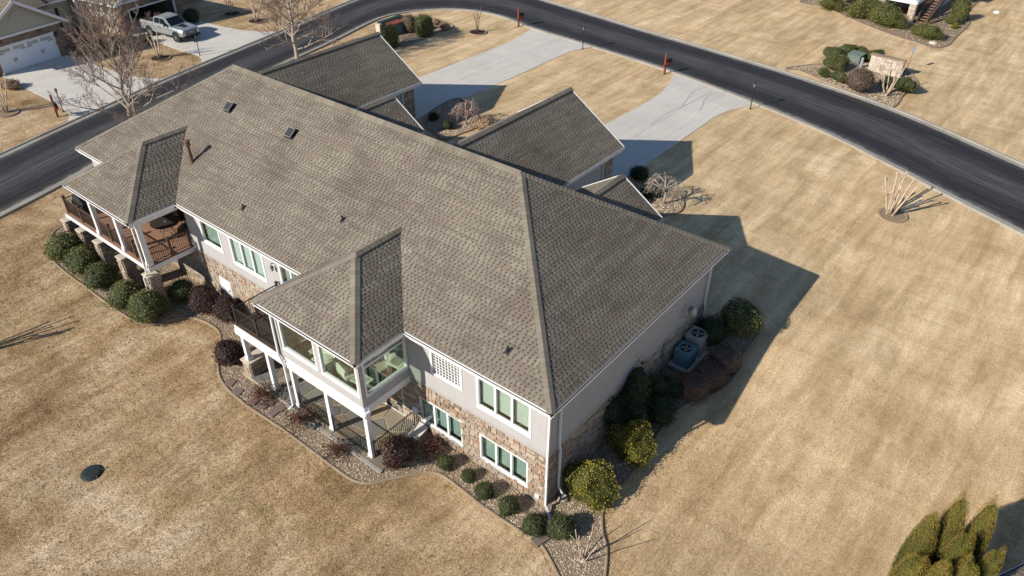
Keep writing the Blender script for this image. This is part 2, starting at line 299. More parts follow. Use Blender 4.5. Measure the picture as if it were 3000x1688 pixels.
def catmull(P, k=8, closed=False):
    P = [Vector(p) for p in P]; out = []; n = len(P)
    for i in range(n if closed else n-1):
        g = (lambda j: P[j % n]) if closed else (lambda j: P[max(0, min(n-1, j))])
        a, b_, c, d = g(i-1), g(i), g(i+1), g(i+2)
        for s in range(k):
            t = s/k; out.append(.5*((2*b_)+(c-a)*t+(2*a-5*b_+4*c-d)*t*t+(3*b_-a-3*c+d)*t**3))
    if not closed: out.append(P[-1])
    return out
ROADP = [((-38.6,-14),(-45.4,-14)),((-39.2,-4),(-45.7,-4)),((-40.0,1.5),(-46.2,1)),((-41.2,7),(-47.1,6)),((-43.0,14),(-48.7,13)),((-44.6,20.5),(-50.1,20)),((-46.0,27.5),(-51.5,27)),((-47.5,33.4),(-53.0,33)),((-48.0,36.3),(-54.3,40)),
 ((-47.5,38.9),(-54.5,46.5)),((-46.4,41),(-51.5,51.5)),((-44.5,42.9),(-46.5,52.5)),((-42,44.1),(-42,51.7)),((-38.5,44.3),(-39,51.0)),((-33.9,43.3),(-33.1,50.1)),((-27,42.6),(-25.9,48.9)),((-18.4,41.5),(-17.5,47.7)),((-10.1,39.6),(-9,46.2)),
 ((-2.4,37.3),(-.6,44.0)),((6.1,33.6),(8.5,40)),((14,29.8),(17,36)),((30,21),(33,27.5))]
RI = catmull([a for a, _ in ROADP]); RO = catmull([o for _, o in ROADP])
def strip(name, A, B, m, dz, cols=8, uv=False):
    b = MB(); n = len(A); pts = [(A[i]*(1-j/cols)+B[i]*(j/cols)) for i in range(n) for j in range(cols+1)]
    z = gza([(p.x, p.y) for p in pts])+dz; b.v = [(p.x, p.y, zz) for p, zz in zip(pts, z)]; c1 = cols+1
    b.f = [(i*c1+j, i*c1+j+1, (i+1)*c1+j+1, (i+1)*c1+j) for i in range(n-1) for j in range(cols)]; b.t = [.5]*len(b.f)
    o = b.build(name, m, smooth=True)
    if uv:
        L = [0.]
        for i in range(1, n): L.append(L[-1]+((A[i]+B[i])-(A[i-1]+B[i-1])).length/2)
        u = o.data.uv_layers.new(name='UVMap')
        for lp in o.data.loops: i, j = divmod(lp.vertex_index, c1); u.data[lp.index].uv = (L[i], j/cols)
    return o
struct(strip('road', RI, RO, 'asphalt', .022, 10, True))
def offset(line, d):
    out = []
    for i, p in enumerate(line):
        t = (line[min(i+1, len(line)-1)]-line[max(i-1, 0)]).normalized(); out.append(p+Vector((-t.y, t.x))*d)
    return out
def profile(name, line, prof, m, closed=False, kind=True, parent=None, z=None):
    """sweep (offset, height) profile along a ground polyline"""
    b = MB(); n = len(line); k = len(prof); rows = []
    L = [Vector(p) for p in line]
    for i, p in enumerate(L):
        q0, q1 = (L[i-1], L[(i+1) % n]) if closed else (L[max(i-1, 0)], L[min(i+1, n-1)])
        t = (q1-q0).normalized(); rows.append([p+Vector((-t.y, t.x))*o for o, _ in prof])
    flat = [q for r in rows for q in r]; zz = gza([(q.x, q.y) for q in flat]) if z is None else [z]*len(flat)
    b.v = [(q.x, q.y, h+prof[i % k][1]) for i, (q, h) in enumerate(zip(flat, zz))]
    for i in range(n if closed else n-1):
        for j in range(k-1): b.f.append((i*k+j, ((i+1) % n)*k+j, ((i+1) % n)*k+j+1, i*k+j+1))
    b.t = [.5]*len(b.f); o = b.build(name, m, parent)
    if kind: struct(o)
    return o
KP = [(-.05, .018), (.0, .036), (.28, .045), (.34, .12), (.50, .125), (.53, .0)]
profile('kerb', RI, [(-a, h) for a, h in KP], 'kerb'); profile('kerb', RO, KP, 'kerb')

def inside(poly, x, y):
    c = False; n = len(poly); j = n-1
    for i in range(n):
        xi, yi = poly[i][0], poly[i][1]; xj, yj = poly[j][0], poly[j][1]
        if (yi > y) != (yj > y) and x < (xj-xi)*(y-yi)/(yj-yi)+xi: c = not c
        j = i
    return c
def sheet(name, poly, m, dz, step=.6):
    pts = [Vector((p[0], p[1])) for p in poly]; n = len(pts); ed = [(i, (i+1) % n) for i in range(n)]
    xs = [p.x for p in pts]; ys = [p.y for p in pts]
    for x in np.arange(min(xs)+step/2, max(xs), step):
        for y in np.arange(min(ys)+step/2, max(ys), step):
            if inside(poly, x, y): pts.append(Vector((x+R.uniform(-.05, .05), y+R.uniform(-.05, .05))))
    v, e, f, *_ = delaunay_2d_cdt(pts, ed, [tuple(range(n))], 1, 1e-4)
    b = MB(); z = gza([(p.x, p.y) for p in v])+dz; b.v = [(p.x, p.y, q) for p, q in zip(v, z)]
    b.f = [tuple(t) for t in f]; b.t = [.5]*len(b.f); return b.build(name, m, smooth=True)

# driveways: slabs with open control joints between a left and a right edge line
def driveway(name, left, right, rows, cols, dz=.03):
    A, B = catmull(left, 6), catmull(right, 6); par = thing(name, None, None); struct(par); n = len(A)-1
    at = lambda L, t: L[min(int(t*n), n-1)].lerp(L[min(int(t*n), n-1)+1], t*n-min(int(t*n), n-1))
    for r in range(rows):
        for c in range(cols):
            b = MB(); g = .007; k = 6; pts = []
            for i in range(k+1):
                t = (r+i/k)/rows; a, q = at(A, t), at(B, t); ln = (q-a).length; lr = (at(A, 1)-at(A, 0)).length
                if i == 0: t2 = t+g/lr; a, q = at(A, min(t2, 1)), at(B, min(t2, 1))
                if i == k: t2 = t-g/lr; a, q = at(A, max(t2, 0)), at(B, max(t2, 0))
                for j in range(5):
                    s = (c+j/4)/cols; s += g/ln if j == 0 else (-g/ln if j == 4 else 0); pts.append(a.lerp(q, s))
            z = gza([(p.x, p.y) for p in pts])+dz; o = len(pts)
            b.v = [(p.x, p.y, h) for p, h in zip(pts, z)]+[(p.x, p.y, h-.06) for p, h in zip(pts, z)]
            b.f = [(i*5+j, i*5+j+1, (i+1)*5+j+1, (i+1)*5+j) for i in range(k) for j in range(4)]
            rim = [(i*5) for i in range(k+1)]+[k*5+j for j in range(1, 5)]+[i*5+4 for i in range(k-1, -1, -1)]+[j for j in range(3, 0, -1)]
            b.f += [(rim[i], rim[(i+1) % len(rim)], rim[(i+1) % len(rim)]+o, rim[i]+o) for i in range(len(rim))]
            b.t = [.5]*len(b.f); b.build('slab', 'concrete', par)
    return par
V2 = lambda *p: [Vector(q) for q in p]
driveway('driveway', V2((-33.1,19.6),(-33.1,27),(-33.2,33),(-33.2,38.5),(-34.0,42.85)), V2((-27.2,19.6),(-27.25,27),(-27.3,33),(-27.4,39.5),(-26.6,42.1)), 5, 2)
driveway('driveway', V2((-16.4,19.6),(-16.2,27),(-16.1,32),(-16.3,37),(-17.5,40.95)), V2((-10.6,19.6),(-10.6,27),(-10.7,32),(-10.6,36),(-9.4,38.9)), 5, 2)
driveway('driveway', V2((-60.4,5.5),(-57,5.5),(-52.5,5.6),(-49.2,5.5),(-47.55,4.7)), V2((-61.3,11.4),(-58,11.7),(-53.7,12),(-50.6,12.9),(-49.25,14.0)), 4, 2, .035)
driveway('driveway', V2((-62.9,17.6),(-58,18.2),(-54.5,18.3),(-51.9,18.5),(-50.2,17.6)), V2((-64.2,24.3),(-60,24.4),(-56,25.0),(-53.6,25.9),(-51.75,27.4)), 4, 2, .035)
MT['tyremark'] = mat('tyre_mark_stain', (.40, .385, .37), (.34, .33, .315), 9, .85)
d2 = [o for o in COL.objects if o.name == 'driveway.001'][0]
for L in ([(1999,312),(2012,293),(2026,275),(2045,263),(2068,257)], [(1903,370),(1952,335),(1998,314),(2040,295),(2085,268)], [(2047,326),(2057,316),(2063,295),(2083,277),(2106,272)]):
    c = catmull([Vector(G(*p)[:2]) for p in L], 5); profile('tyre_mark', c, [(-.035,.0345),(.035,.0345)], 'tyremark', kind=False, parent=d2)
walk = thing('front_walk', None, None); struct(walk)
for poly in ([(-27.1,14.6),(-24.0,14.6),(-24.0,16.9),(-25.6,18.4),(-27.15,18.4)], [(-23.9,14.6),(-21.2,14.6),(-21.2,16.6),(-23.9,16.6)], [(-10.5,14.6),(-8,14.6),(-8,16.8),(-9.6,18.4),(-10.5,18.4)], [(-7.9,14.6),(-5,14.6),(-5,16.4),(-7.9,16.4)]):
    o = sheet('slab', poly, 'concrete', .034, .8); o.parent = walk

# ---------------------------------------------------------------- roofs of single shingles
def clip(poly, conv):
    out = poly; n = len(conv)
    for i in range(n):
        a, b_ = conv[i], conv[(i+1) % n]; ex, ey = b_[0]-a[0], b_[1]-a[1]; inp = out; out = []
        if not inp: break
        sd_ = [ex*(p[1]-a[1])-ey*(p[0]-a[0]) for p in inp]
        for j in range(len(inp)):
            k = (j+1) % len(inp)
            if sd_[j] >= 0: out.append(inp[j])
            if (sd_[j] >= 0) != (sd_[k] >= 0):
                t = sd_[j]/(sd_[j]-sd_[k]); out.append((inp[j][0]+(inp[k][0]-inp[j][0])*t, inp[j][1]+(inp[k][1]-inp[j][1])*t))
    return out
def area(p): return abs(sum(p[i][0]*p[i-1][1]-p[i-1][0]*p[i][1] for i in range(len(p))))/2
class Roof:
    def __init__(s): s.base = MB(); s.strip = MB(); s.pieces = []
    def plane(s, pts, full=True, e=.145):
        """pts: CCW from outside, first edge = eave"""
        P = [Vector(p) for p in pts]; O = P[0]; u = (P[1]-P[0]).normalized(); n = (P[1]-P[0]).cross(P[2]-P[0]).normalized(); v = n.cross(u)
        uv = [((p-O).dot(u), (p-O).dot(v)) for p in P]; s.base.add(P+[p-n*.10 for p in P], [tuple(range(len(P))), tuple(range(2*len(P)-1, len(P)-1, -1))]+[(i, i+len(P), (i+1) % len(P)+len(P), (i+1) % len(P)) for i in range(len(P))])
        if not full: return
        W = lambda q, h: O+u*q[0]+v*q[1]+n*h
        umin, umax = min(q[0] for q in uv), max(q[0] for q in uv); vmax = max(q[1] for q in uv); r = 0
        while r*e < vmax:
            v0 = r*e
            for va, vb, ha, hb, tt in ((v0, v0+e*.52, .010, .008, R.uniform(.45, .62)), (v0+e*.52, v0+e, .008, .003, R.uniform(.0, .16))):     # light lower band, dark printed band above
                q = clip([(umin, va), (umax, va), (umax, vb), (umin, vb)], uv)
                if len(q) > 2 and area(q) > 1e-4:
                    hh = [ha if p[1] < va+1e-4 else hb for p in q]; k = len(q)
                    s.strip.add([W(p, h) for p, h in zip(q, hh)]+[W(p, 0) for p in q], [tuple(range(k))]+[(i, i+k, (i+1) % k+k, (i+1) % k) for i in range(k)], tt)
            x = umin-R.uniform(0, .3); nleft = 0; big = e > .2
            while x < umax:
                if nleft <= 0: nleft = R.randint(3, 6); tone = R.choice((.5, .62, .72, .8, .85, .98, 1.0))
                nleft -= 1; wd = R.choice((.125, .135, .15, .22))*R.uniform(.94, 1.06)*(2 if big else 1); q = clip([(x, v0-.004), (x+wd, v0-.004), (x+wd, v0+e*.96), (x, v0+e*.96)], uv)
                x += wd+R.choice((.07, .085, .095))*R.uniform(.9, 1.1)*(2 if big else 1)
                if len(q) < 3 or area(q) < .003: continue
                k = len(q); s.pieces.append(([W(p, .019 if p[1] < v0+.03 else .011) for p in q]+[W(p, .003) for p in q], [tuple(range(k))]+[(i, i+k, (i+1) % k+k, (i+1) % k) for i in range(k)], tone+R.uniform(-.04, .04)))
            r += 1
    def caps(s, a, b_, nl, nr, rise=.02, wd=.17, step=.2):
        """folded cap shingles from a (low) to b (high); nl/nr = normals of the two sides"""
        a, b_ = Vector(a), Vector(b_); d = (b_-a).normalized(); n = max(1, int((b_-a).length/step)); st = (b_-a).length/n
        sl, sr = d.cross(Vector(nl)).normalized(), d.cross(Vector(nr)).normalized()
        if sl.z > 0: sl = -sl
        if sr.z > 0: sr = -sr
        up = (Vector(nl)+Vector(nr)).normalized()
        for i in range(n):
            p = a+d*(i*st); q = a+d*(i*st+st*1.25); h0, h1 = rise+.03, rise+.012
            vs = [p+sl*wd+Vector(nl)*h0, p+up*h0*1.15, p+sr*wd+Vector(nr)*h0, q+sr*wd+Vector(nr)*h1, q+up*h1*1.15, q+sl*wd+Vector(nl)*h1]
            vs += [x-up*(rise+.03) for x in vs]
            f = [(0,1,4,5), (1,2,3,4), (0,6,7,1), (1,7,8,2), (2,8,9,3), (5,11,6,0), (3,9,10,4), (4,10,11,5)]
            s.pieces.append((vs, f, R.uniform(.55, .95)))
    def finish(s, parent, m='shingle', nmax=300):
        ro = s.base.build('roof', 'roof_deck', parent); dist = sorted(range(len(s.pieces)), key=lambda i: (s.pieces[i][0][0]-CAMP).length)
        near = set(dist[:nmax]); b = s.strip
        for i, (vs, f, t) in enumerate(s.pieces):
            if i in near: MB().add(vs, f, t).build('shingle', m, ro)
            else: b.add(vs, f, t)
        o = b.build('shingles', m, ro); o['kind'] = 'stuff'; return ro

# ---------------------------------------------------------------- walls
def subtract(x0, x1, holes):
    segs = [(x0, x1)]
    for a, b_ in holes:
        n = []
        for p, q in segs:
            if b_ <= p or a >= q: n.append((p, q)); continue
            if a > p: n.append((p, a))
            if b_ < q: n.append((b_, q))
        segs = n
    return [s for s in segs if s[1]-s[0] > .01]
class Wall:
    """vertical wall: origin O, horizontal unit u, outward normal n"""
    def __init__(s, O, u, n): s.O, s.u, s.n = Vector(O), Vector(u), Vector(n)
    def W(s, a, z, d): return s.O+s.u*a+Vector((0,0,z))+s.n*d
    def slab(s, b, a0, a1, z0, z1, d0, d1, tint=None, bev=0):
        if bev:
            vs = [s.W(a0,z0,d0), s.W(a1,z0,d0), s.W(a1,z1,d0), s.W(a0,z1,d0), s.W(a0+bev,z0+bev,d1), s.W(a1-bev,z0+bev,d1), s.W(a1-bev,z1-bev,d1), s.W(a0+bev,z1-bev,d1)]
        else: vs = [s.W(a,z,d) for d in (d0, d1) for a, z in ((a0,z0),(a1,z0),(a1,z1),(a0,z1))]
        b.add(vs, [(0,3,2,1),(4,5,6,7),(0,1,5,4),(1,2,6,5),(2,3,7,6),(3,0,4,7)], tint)
    def panel(s, b, a0, a1, z0, z1, holes, d0, d1):
        zs = sorted({z0, z1, *[min(max(h[k], z0), z1) for h in holes for k in (2, 3)]})
        for p, q in zip(zs, zs[1:]):
            for x, y in subtract(a0, a1, [(h[0], h[1]) for h in holes if h[2] < q-1e-4 and h[3] > p+1e-4]): s.slab(b, x, y, p, q, d0, d1)
    def laps(s, b, a0, a1, z0, z1, holes, e=.11, d=.012):
        z = z0
        while z < z1-.01:
            t = min(z+e, z1)
            for x, y in subtract(a0, a1, [(h[0], h[1]) for h in holes if h[2] < t-.02 and h[3] > z+.02]):
                b.add([s.W(x,z,d+.018), s.W(y,z,d+.018), s.W(y,t,d), s.W(x,t,d), s.W(x,z,0), s.W(y,z,0), s.W(y,t,0), s.W(x,t,0)], [(0,1,2,3),(4,5,1,0),(4,0,3,7),(1,5,6,2)])
            z = t
    def stones(s, out, a0, a1, z0, z1, holes=(), g=.1, ground=None, d=.03, big=1):
        nx_, nz = int(round((a1-a0)/g)), int(round((z1-z0)/g)); gx_, gz_ = (a1-a0)/nx_, (z1-z0)/nz; used = [[False]*nx_ for _ in range(nz)]
        for i in range(nz):
            for j in range(nx_):
                ca, cz = a0+(j+.5)*gx_, z0+(i+.5)*gz_
                if any(h[0] < ca < h[1] and h[2] < cz < h[3] for h in holes) or (ground and cz < ground(ca)-.25): used[i][j] = True
        for i in range(nz):
            for j in range(nx_):
                if used[i][j]: continue
                wn = R.choice((2, 3, 3, 4, 5))*big; hn = R.choice((1, 1, 2, 2))*big; k = 0
                while k < wn and j+k < nx_ and not used[i][j+k]: k += 1
                wn = k; k = 0
                while k < hn and i+k < nz and all(not used[i+k][j+q] for q in range(wn)): k += 1
                hn = k
                for p in range(hn):
                    for q in range(wn): used[i+p][j+q] = True
                b = MB(); m = .009; s.slab(b, a0+j*gx_+m, a0+(j+wn)*gx_-m, z0+i*gz_+m, z0+(i+hn)*gz_-m, 0, d+R.uniform(0, .028), min(1, max(0, R.betavariate(1.5, 1.5))), .014); out.append((b.v, b.f, b.t[0]))
def stone_part(pieces, parent, name, m, nmax, back):
    o = back.build(name, 'mortar', parent); order = sorted(range(len(pieces)), key=lambda i: (Vector(pieces[i][0][0])-CAMP).length); near = set(order[:nmax]); b = MB()
    for i, (v, f, t) in enumerate(pieces):
        if i in near: MB().add(v, f, t).build('stone', m, o)
        else: b.add(v, f, t)
    if b.v: b.build('stones', m, o)['kind'] = 'stuff'
    return o
def window(par, W, a0, a1, z0, z1, n=1, cas=.11, kind='blind', name='window', gl='glass'):
    """casing, sashes, panes and blinds in a wall opening; a0..z1 is the outside of the casing"""
    b = MB(); fr = .045
    for x0, x1, p, q in ((a0, a0+cas, z0, z1), (a1-cas, a1, z0, z1), (a0+cas, a1-cas, z1-cas, z1), (a0+cas, a1-cas, z0, z0+cas)): W.slab(b, x0, x1, p, q, -.02, .042)
    o = b.build(name, 'white', par); i0, i1, j0, j1 = a0+cas, a1-cas, z0+cas, z1-cas; wd = (i1-i0)/n
    W.slab(sb := MB(), a0-.01, a1+.01, z0-.02, z0, -.02, .055); sb.build('sill', 'white', o)
    sl = MB()
    for k in range(n):
        p, q = i0+k*wd, i0+(k+1)*wd; m = .055 if n > 1 else .03; f = MB(); l, r_ = p+(m if k else .02), q-(m if k < n-1 else .02)
        for c in ((p, l, j0, j1), (r_, q, j0, j1), (l, r_, j0, j0+.045), (l, r_, j1-.045, j1)): W.slab(f, *c, -.05, .02)
        f.build('sash', 'white', o); g = MB(); W.slab(g, l, r_, j0+.045, j1-.045, -.03, -.022); g.build('pane', gl, o)
        if kind == 'blind':
            t = .03; zz = j0+.12
            while zz < j1-.03: W.slab(sl, l-.02, r_+.02, zz, zz+.040, -.165, -.16); zz += .05
        elif kind == 'shutter':
            zz = j0+.09
            for c in ((l, l+.05, j0, j1), (r_-.05, r_, j0, j1)): W.slab(sl, *c, -.12, -.08)
            while zz < j1-.06:
                c0, c1 = W.W(l+.05, zz, -.075), W.W(r_-.05, zz+.0, -.075); c2, c3 = W.W(r_-.05, zz+.055, -.12), W.W(l+.05, zz+.055, -.12)
                sl.add([c0, c1, c2, c3], [(0,1,2,3)]); zz += .105
        elif kind == 'shade': W.slab(sl, l-.02, r_+.02, j0+.10 if k else j0+.03, j1+.02, -.20, -.19)
    if sl.v: sl.build('blind', 'shade' if kind == 'shade' else 'blind', o)
    bx = MB(); W.slab(bx, i0-.02, i1+.02, j0-.02, j1+.02, -.40, -.39); bx.build('dark_room_panel', 'dark', o)  # black panel behind the panes, room darkness put into its colour
    return o
def gutter(par, a, b_, n, name='gutter', m='white'):
    """open U gutter hung along an eave a-b; n = outward horizontal normal"""
    a, b_, n = Vector(a), Vector(b_), Vector(n); pr = [(.0,.01),(.0,-.13),(.085,-.13),(.115,.0),(.105,.0),(.08,-.118),(.012,-.118),(.012,.01)]
    vs = [p+n*o+Vector((0,0,h)) for p in (a, b_) for o, h in pr]; k = len(pr); g = MB()
    g.add(vs, [(i, (i+1) % k, k+(i+1) % k, k+i) for i in range(k)]+[tuple(range(k-1, -1, -1)), tuple(range(k, 2*k))])
    o = g.build(name, m, par); l = MB(); l.add([p+n*q+Vector((0,0,-.075)) for p in (a, b_) for q in (.013, .095)], [(0, 2, 3, 1)]); l.build('shadow_strip', 'gutterdark', o); return o  # dark strip paints the shadow inside the open gutter
def railing(par, p, q, m, name='railing', step=.115, h=.92, posts=(0, 1), r=.011, pw=.1, cap=True, rail=.06, lo=.09):
    """posts, two rails, balusters; p and q on the deck surface"""
    p, q = Vector(p), Vector(q); d = q-p; b = MB(); b.bar(p+Vector((0,0,h)), q+Vector((0,0,h)), rail, rail*.7); b.bar(p+Vector((0,0,lo)), q+Vector((0,0,lo)), rail*.75, rail*.6)
    o = b.build(name, m, par)
    for t in posts:
        c = p+d*t; k = MB(); k.box((c.x-pw/2, c.y-pw/2, c.z), (c.x+pw/2, c.y+pw/2, c.z+h+.1))
        if cap: k.box((c.x-pw*.75, c.y-pw*.75, c.z+h+.1), (c.x+pw*.75, c.y+pw*.75, c.z+h+.15)); k.box((c.x-pw*.5, c.y-pw*.5, c.z+h+.15), (c.x+pw*.5, c.y+pw*.5, c.z+h+.18))
        k.build('post', m, o)
    n = int(d.length/step); k = MB(); k.box((-r, -r, 0), (r, r, h-lo-.02)); me = k.mesh('baluster', m)
    for i in range(1, n):
        c = p+d*(i/n)
        if any(abs(i/n-t)*d.length < pw*.6 for t in posts): continue
        x = bpy.data.objects.new('baluster', me); COL.objects.link(x); x.parent = o; x.location = c+Vector((0,0,lo))
    return o
def pipe(par, pts, name='downspout', m='white', wd=.085):
    b = MB()
    for p, q in zip(pts, pts[1:]):
        d = (Vector(q)-Vector(p)).normalized(); b.bar(Vector(p)-d*.02, Vector(q)+d*.02, wd, wd*.8)
    return b.build(name, m, par)

# ---------------------------------------------------------------- the duplex house
H, PT = 5.9, .646; EL, ED = 34.46, 13.94; U2 = -16.47
house = thing('duplex_house', 'large two-unit house with long brown shingled hip roof and stone basement walls', 'house')
roof = Roof(); hz = H+PT*ED/2; rx0, rx1 = -EL+ED/2, -ED/2
roof.plane([(-EL,0,H),(0,0,H),(rx1,ED/2,hz),(rx0,ED/2,hz)]); roof.plane([(0,0,H),(0,ED,H),(rx1,ED/2,hz)])
roof.plane([(0,ED,H),(-EL,ED,H),(rx0,ED/2,hz),(rx1,ED/2,hz)], e=.3); roof.plane([(-EL,ED,H),(-EL,0,H),(rx0,ED/2,hz)], e=.3)
nv = lambda x, y: Vector((x*PT, y*PT, 1)).normalized()
NR, NF, NE, NW = nv(0,-1), nv(0,1), nv(1,0), nv(-1,0)
roof.caps((rx0,ED/2,hz), (rx1,ED/2,hz), NR, NF, .05); roof.caps((0,0,H), (rx1,ED/2,hz), NR, NE); roof.caps((0,ED,H), (rx1,ED/2,hz), NF, NE)
roof.caps((-EL,0,H), (rx0,ED/2,hz), NR, NW); roof.caps((-EL,ED,H), (rx0,ED/2,hz), NF, NW)
PORCH = ((-30.64, -24.05), (-13.90, -7.45)); PD = 2.61
for a, c in PORCH:
    h = (c-a)/2; m = (a+c)/2; t = H+PT*h
    roof.plane([(a,-PD,H),(c,-PD,H),(m,h-PD,t)]); roof.plane([(c,-PD,H),(c,0,H),(m,h,t),(m,h-PD,t)]); roof.plane([(a,0,H),(a,-PD,H),(m,h-PD,t),(m,h,t)])
    roof.caps((a,-PD,H), (m,h-PD,t), NW, NR, .015, .2); roof.caps((c,-PD,H), (m,h-PD,t), NE, NR, .015, .2); roof.caps((m,h-PD,t), (m,h+.1,t), NW, NE, .04)
GAR = (-26.18, -9.71); GW, GY = 7.9, 20.18
for x in GAR:
    m = x-GW/2; t = H+PT*GW/2
    roof.plane([(x,ED,H),(x,GY,H),(m,GY,t),(m,ED-GW/2,t)]); roof.plane([(x-GW,GY,H),(x-GW,ED,H),(m,ED-GW/2,t),(m,GY,t)], e=.3)
    roof.caps((m,ED-GW/2-.2,t), (m,GY,t), NW, NE, .06)
ENT = (-20.33, -3.86); EW, EY = 4.88, 14.45
for x in ENT:
    m = x-EW/2; t = H+PT*EW/2
    roof.plane([(x,ED-.2,H),(x,EY,H),(m,EY,t),(m,ED-EW/2,t)]); roof.plane([(x-EW,EY,H),(x-EW,ED-.2,H),(m,ED-EW/2,t),(m,EY,t)]); roof.caps((m,ED-EW/2-.2,t), (m,EY-.1,t), NW, NE, .05)
roof.finish(house)
# rear wall (faces -Y): openings as (a0,a1,z0,z1) in world x, z
WR = Wall((0,.45,0), (1,0,0), (0,-1,0)); XL, XR = -34.0, -.45; ZS = 2.91; ZT = 5.66
WIN = [(-23.02,-21.2,3.77,5.26,1,'shade'), (-20.43,-17.64,3.5,5.24,3,'shutter'), (-3.98,-1.21,3.5,5.24,3,'blind')]
LOW = [(-7.36,-4.86,.54,2.06,3,'shade'), (-3.88,-1.33,.52,2.03,3,'shade')]
BLK = (-6.5,-4.73,3.86,5.22); DOOR = (-16.4,-14.6,3.1,5.3); ROOM = (-13.15,-7.95,3.06,5.45); NOOK = (-30.2,-24.35,2.80,5.6); HAT = (-22.41,-21.36,.55,1.86)
top = [(a+.09,b_-.09,c+.09,d-.09) for a, b_, c, d, *_ in WIN]+[(BLK[0]+.09, BLK[1]-.09, BLK[2]+.09, BLK[3]-.09), DOOR, ROOM, NOOK]; low = [(a+.05,b_-.05,c+.05,d-.05) for a, b_, c, d, *_ in LOW]
b = MB(); WR.panel(b, XL, XR, ZS-.06, ZT, top, -.12, .0); WR.panel(b, XL, XR, -.6, ZS-.06, low, -.14, -.004)
WE = Wall((-.45,0,0), (0,1,0), (1,0,0)); WE.panel(b, .45-.0, 13.5, -.6, ZT, [], -.12, -.004)
b.box((XL,.5,-.2), (XL+.12,13.5,ZT)); b.box((XL+.1,13.38,1), (XR,13.5,ZT)); sh = b.build('wall_core', 'mortar', house)
b = MB(); WR.laps(b, XL, XR, ZS+.12, ZT, top); WE.laps(b, .45, 13.5, ZS+.12, ZT, [])
WN = Wall((-34,0,0), (0,-1,0), (-1,0,0)); WN.laps(b, -13.5, -.45, ZS+.1, ZT, [])
b.build('lap_siding', 'siding', house)
b = MB(); WR.slab(b, XL, -30.25, ZS, ZS+.12, -.01, .045); WR.slab(b, -24.25, XR+.05, ZS, ZS+.12, -.01, .045); WE.slab(b, .40, 13.5, ZS, ZS+.12, -.01, .045)
b.build('band_board', 'siding', house)
for y0, y1 in ((.405, .5), (13.4, 13.54)): b = MB(); b.box((XR-.06,y0,ZS+.12), (XR+.04,y1,ZT)); b.build('corner_board', 'siding', house)
st = []; b = MB(); WR.slab(b, XL, XR, -.6, ZS-.07, -.02, .003); 
b = MB(); b.box((XL,.47,-.6), (XL+.02,.48,.0))
WR.stones(st, XL, XR-.0, -.1, ZS-.01, [h for h in low]+[HAT], .1, lambda a: gz(a, .3)); WE.stones(st, .45, 13.5, -.1, ZS-.01, [], .1, lambda a: gz(-.4, a))
# stone piers under the deck and the patio corner
PIER = [-33.85, -32.05, -30.1, -27.6, -24.9]; piers = []
pb = MB()
for x in PIER:
    g0 = gz(x+.3, -2.2)-.1; y0, y1 = -2.42, -1.72; f = MB(); f.box((x+.03,y0+.03,g0), (x+.57,y1-.03,2.36)); f.build('stone_pier', 'mortar', house)
    for Wp, a0, a1 in ((Wall((0,y0+.03,0),(1,0,0),(0,-1,0)), x+.03, x+.57), (Wall((x+.57,0,0),(0,1,0),(1,0,0)), y0+.03, y1-.03)): Wp.stones(st, a0, a1, g0, 2.36, (), .1)
x = -16.75; f = MB(); f.box((x+.03,-2.35,-.1), (x+.6,.4,.86)); f.build('stone_pier', 'mortar', house); pb.box((XL,.46,-.6), (XR,.465,.0))
for Wp, a0, a1 in ((Wall((0,-2.35,0),(1,0,0),(0,-1,0)), x+.03, x+.6), (Wall((x+.6,0,0),(0,1,0),(1,0,0)), -2.35, .4)): Wp.stones(st, a0, a1, 0, .86, (), .1)
stone_part(st, house, 'stone_veneer', 'stone', 300, pb)
for x in PIER: k = MB(); k.box((x,-2.46,2.36), (x+.62,-1.7,2.44)); k.build('pier_cap', 'cap', house)
k = MB(); k.box((-16.8,-2.42,.86), (-16.1,.4,.93)); k.build('pier_cap', 'cap', house)
for a, c, z0, z1, n, kd in WIN: window(house, WR, a, c, z0, z1, n, .12, kd)
for a, c, z0, z1, n, kd in LOW: window(house, WR, a, c, z0, z1, n, .07, kd)
# glass block window
a0, a1, z0, z1 = BLK; b = MB()
for c in ((a0,a0+.13,z0,z1), (a1-.13,a1,z0,z1), (a0+.13,a1-.13,z1-.13,z1), (a0+.13,a1-.13,z0,z0+.13)): WR.slab(b, *c, -.03, .045)
gbw = b.build('window', 'white', house); tag(gbw, 'white framed window of small glass blocks'); b = MB(); WR.slab(b, a0+.13, a1-.13, z0+.13, z1-.13, -.06, -.02); b.build('block_mortar', 'white', gbw)
nxb, nzb = 9, 7
for i in range(nxb):
    for j in range(nzb):
        wd, hd = (a1-a0-.26)/nxb, (z1-z0-.26)/nzb; b = MB(); p, q = a0+.13+i*wd, z0+.13+j*hd; WR.slab(b, p+.022, p+wd-.022, q+.022, q+hd-.022, -.02, .016, None, .03); b.build('glass_block', 'block', gbw)
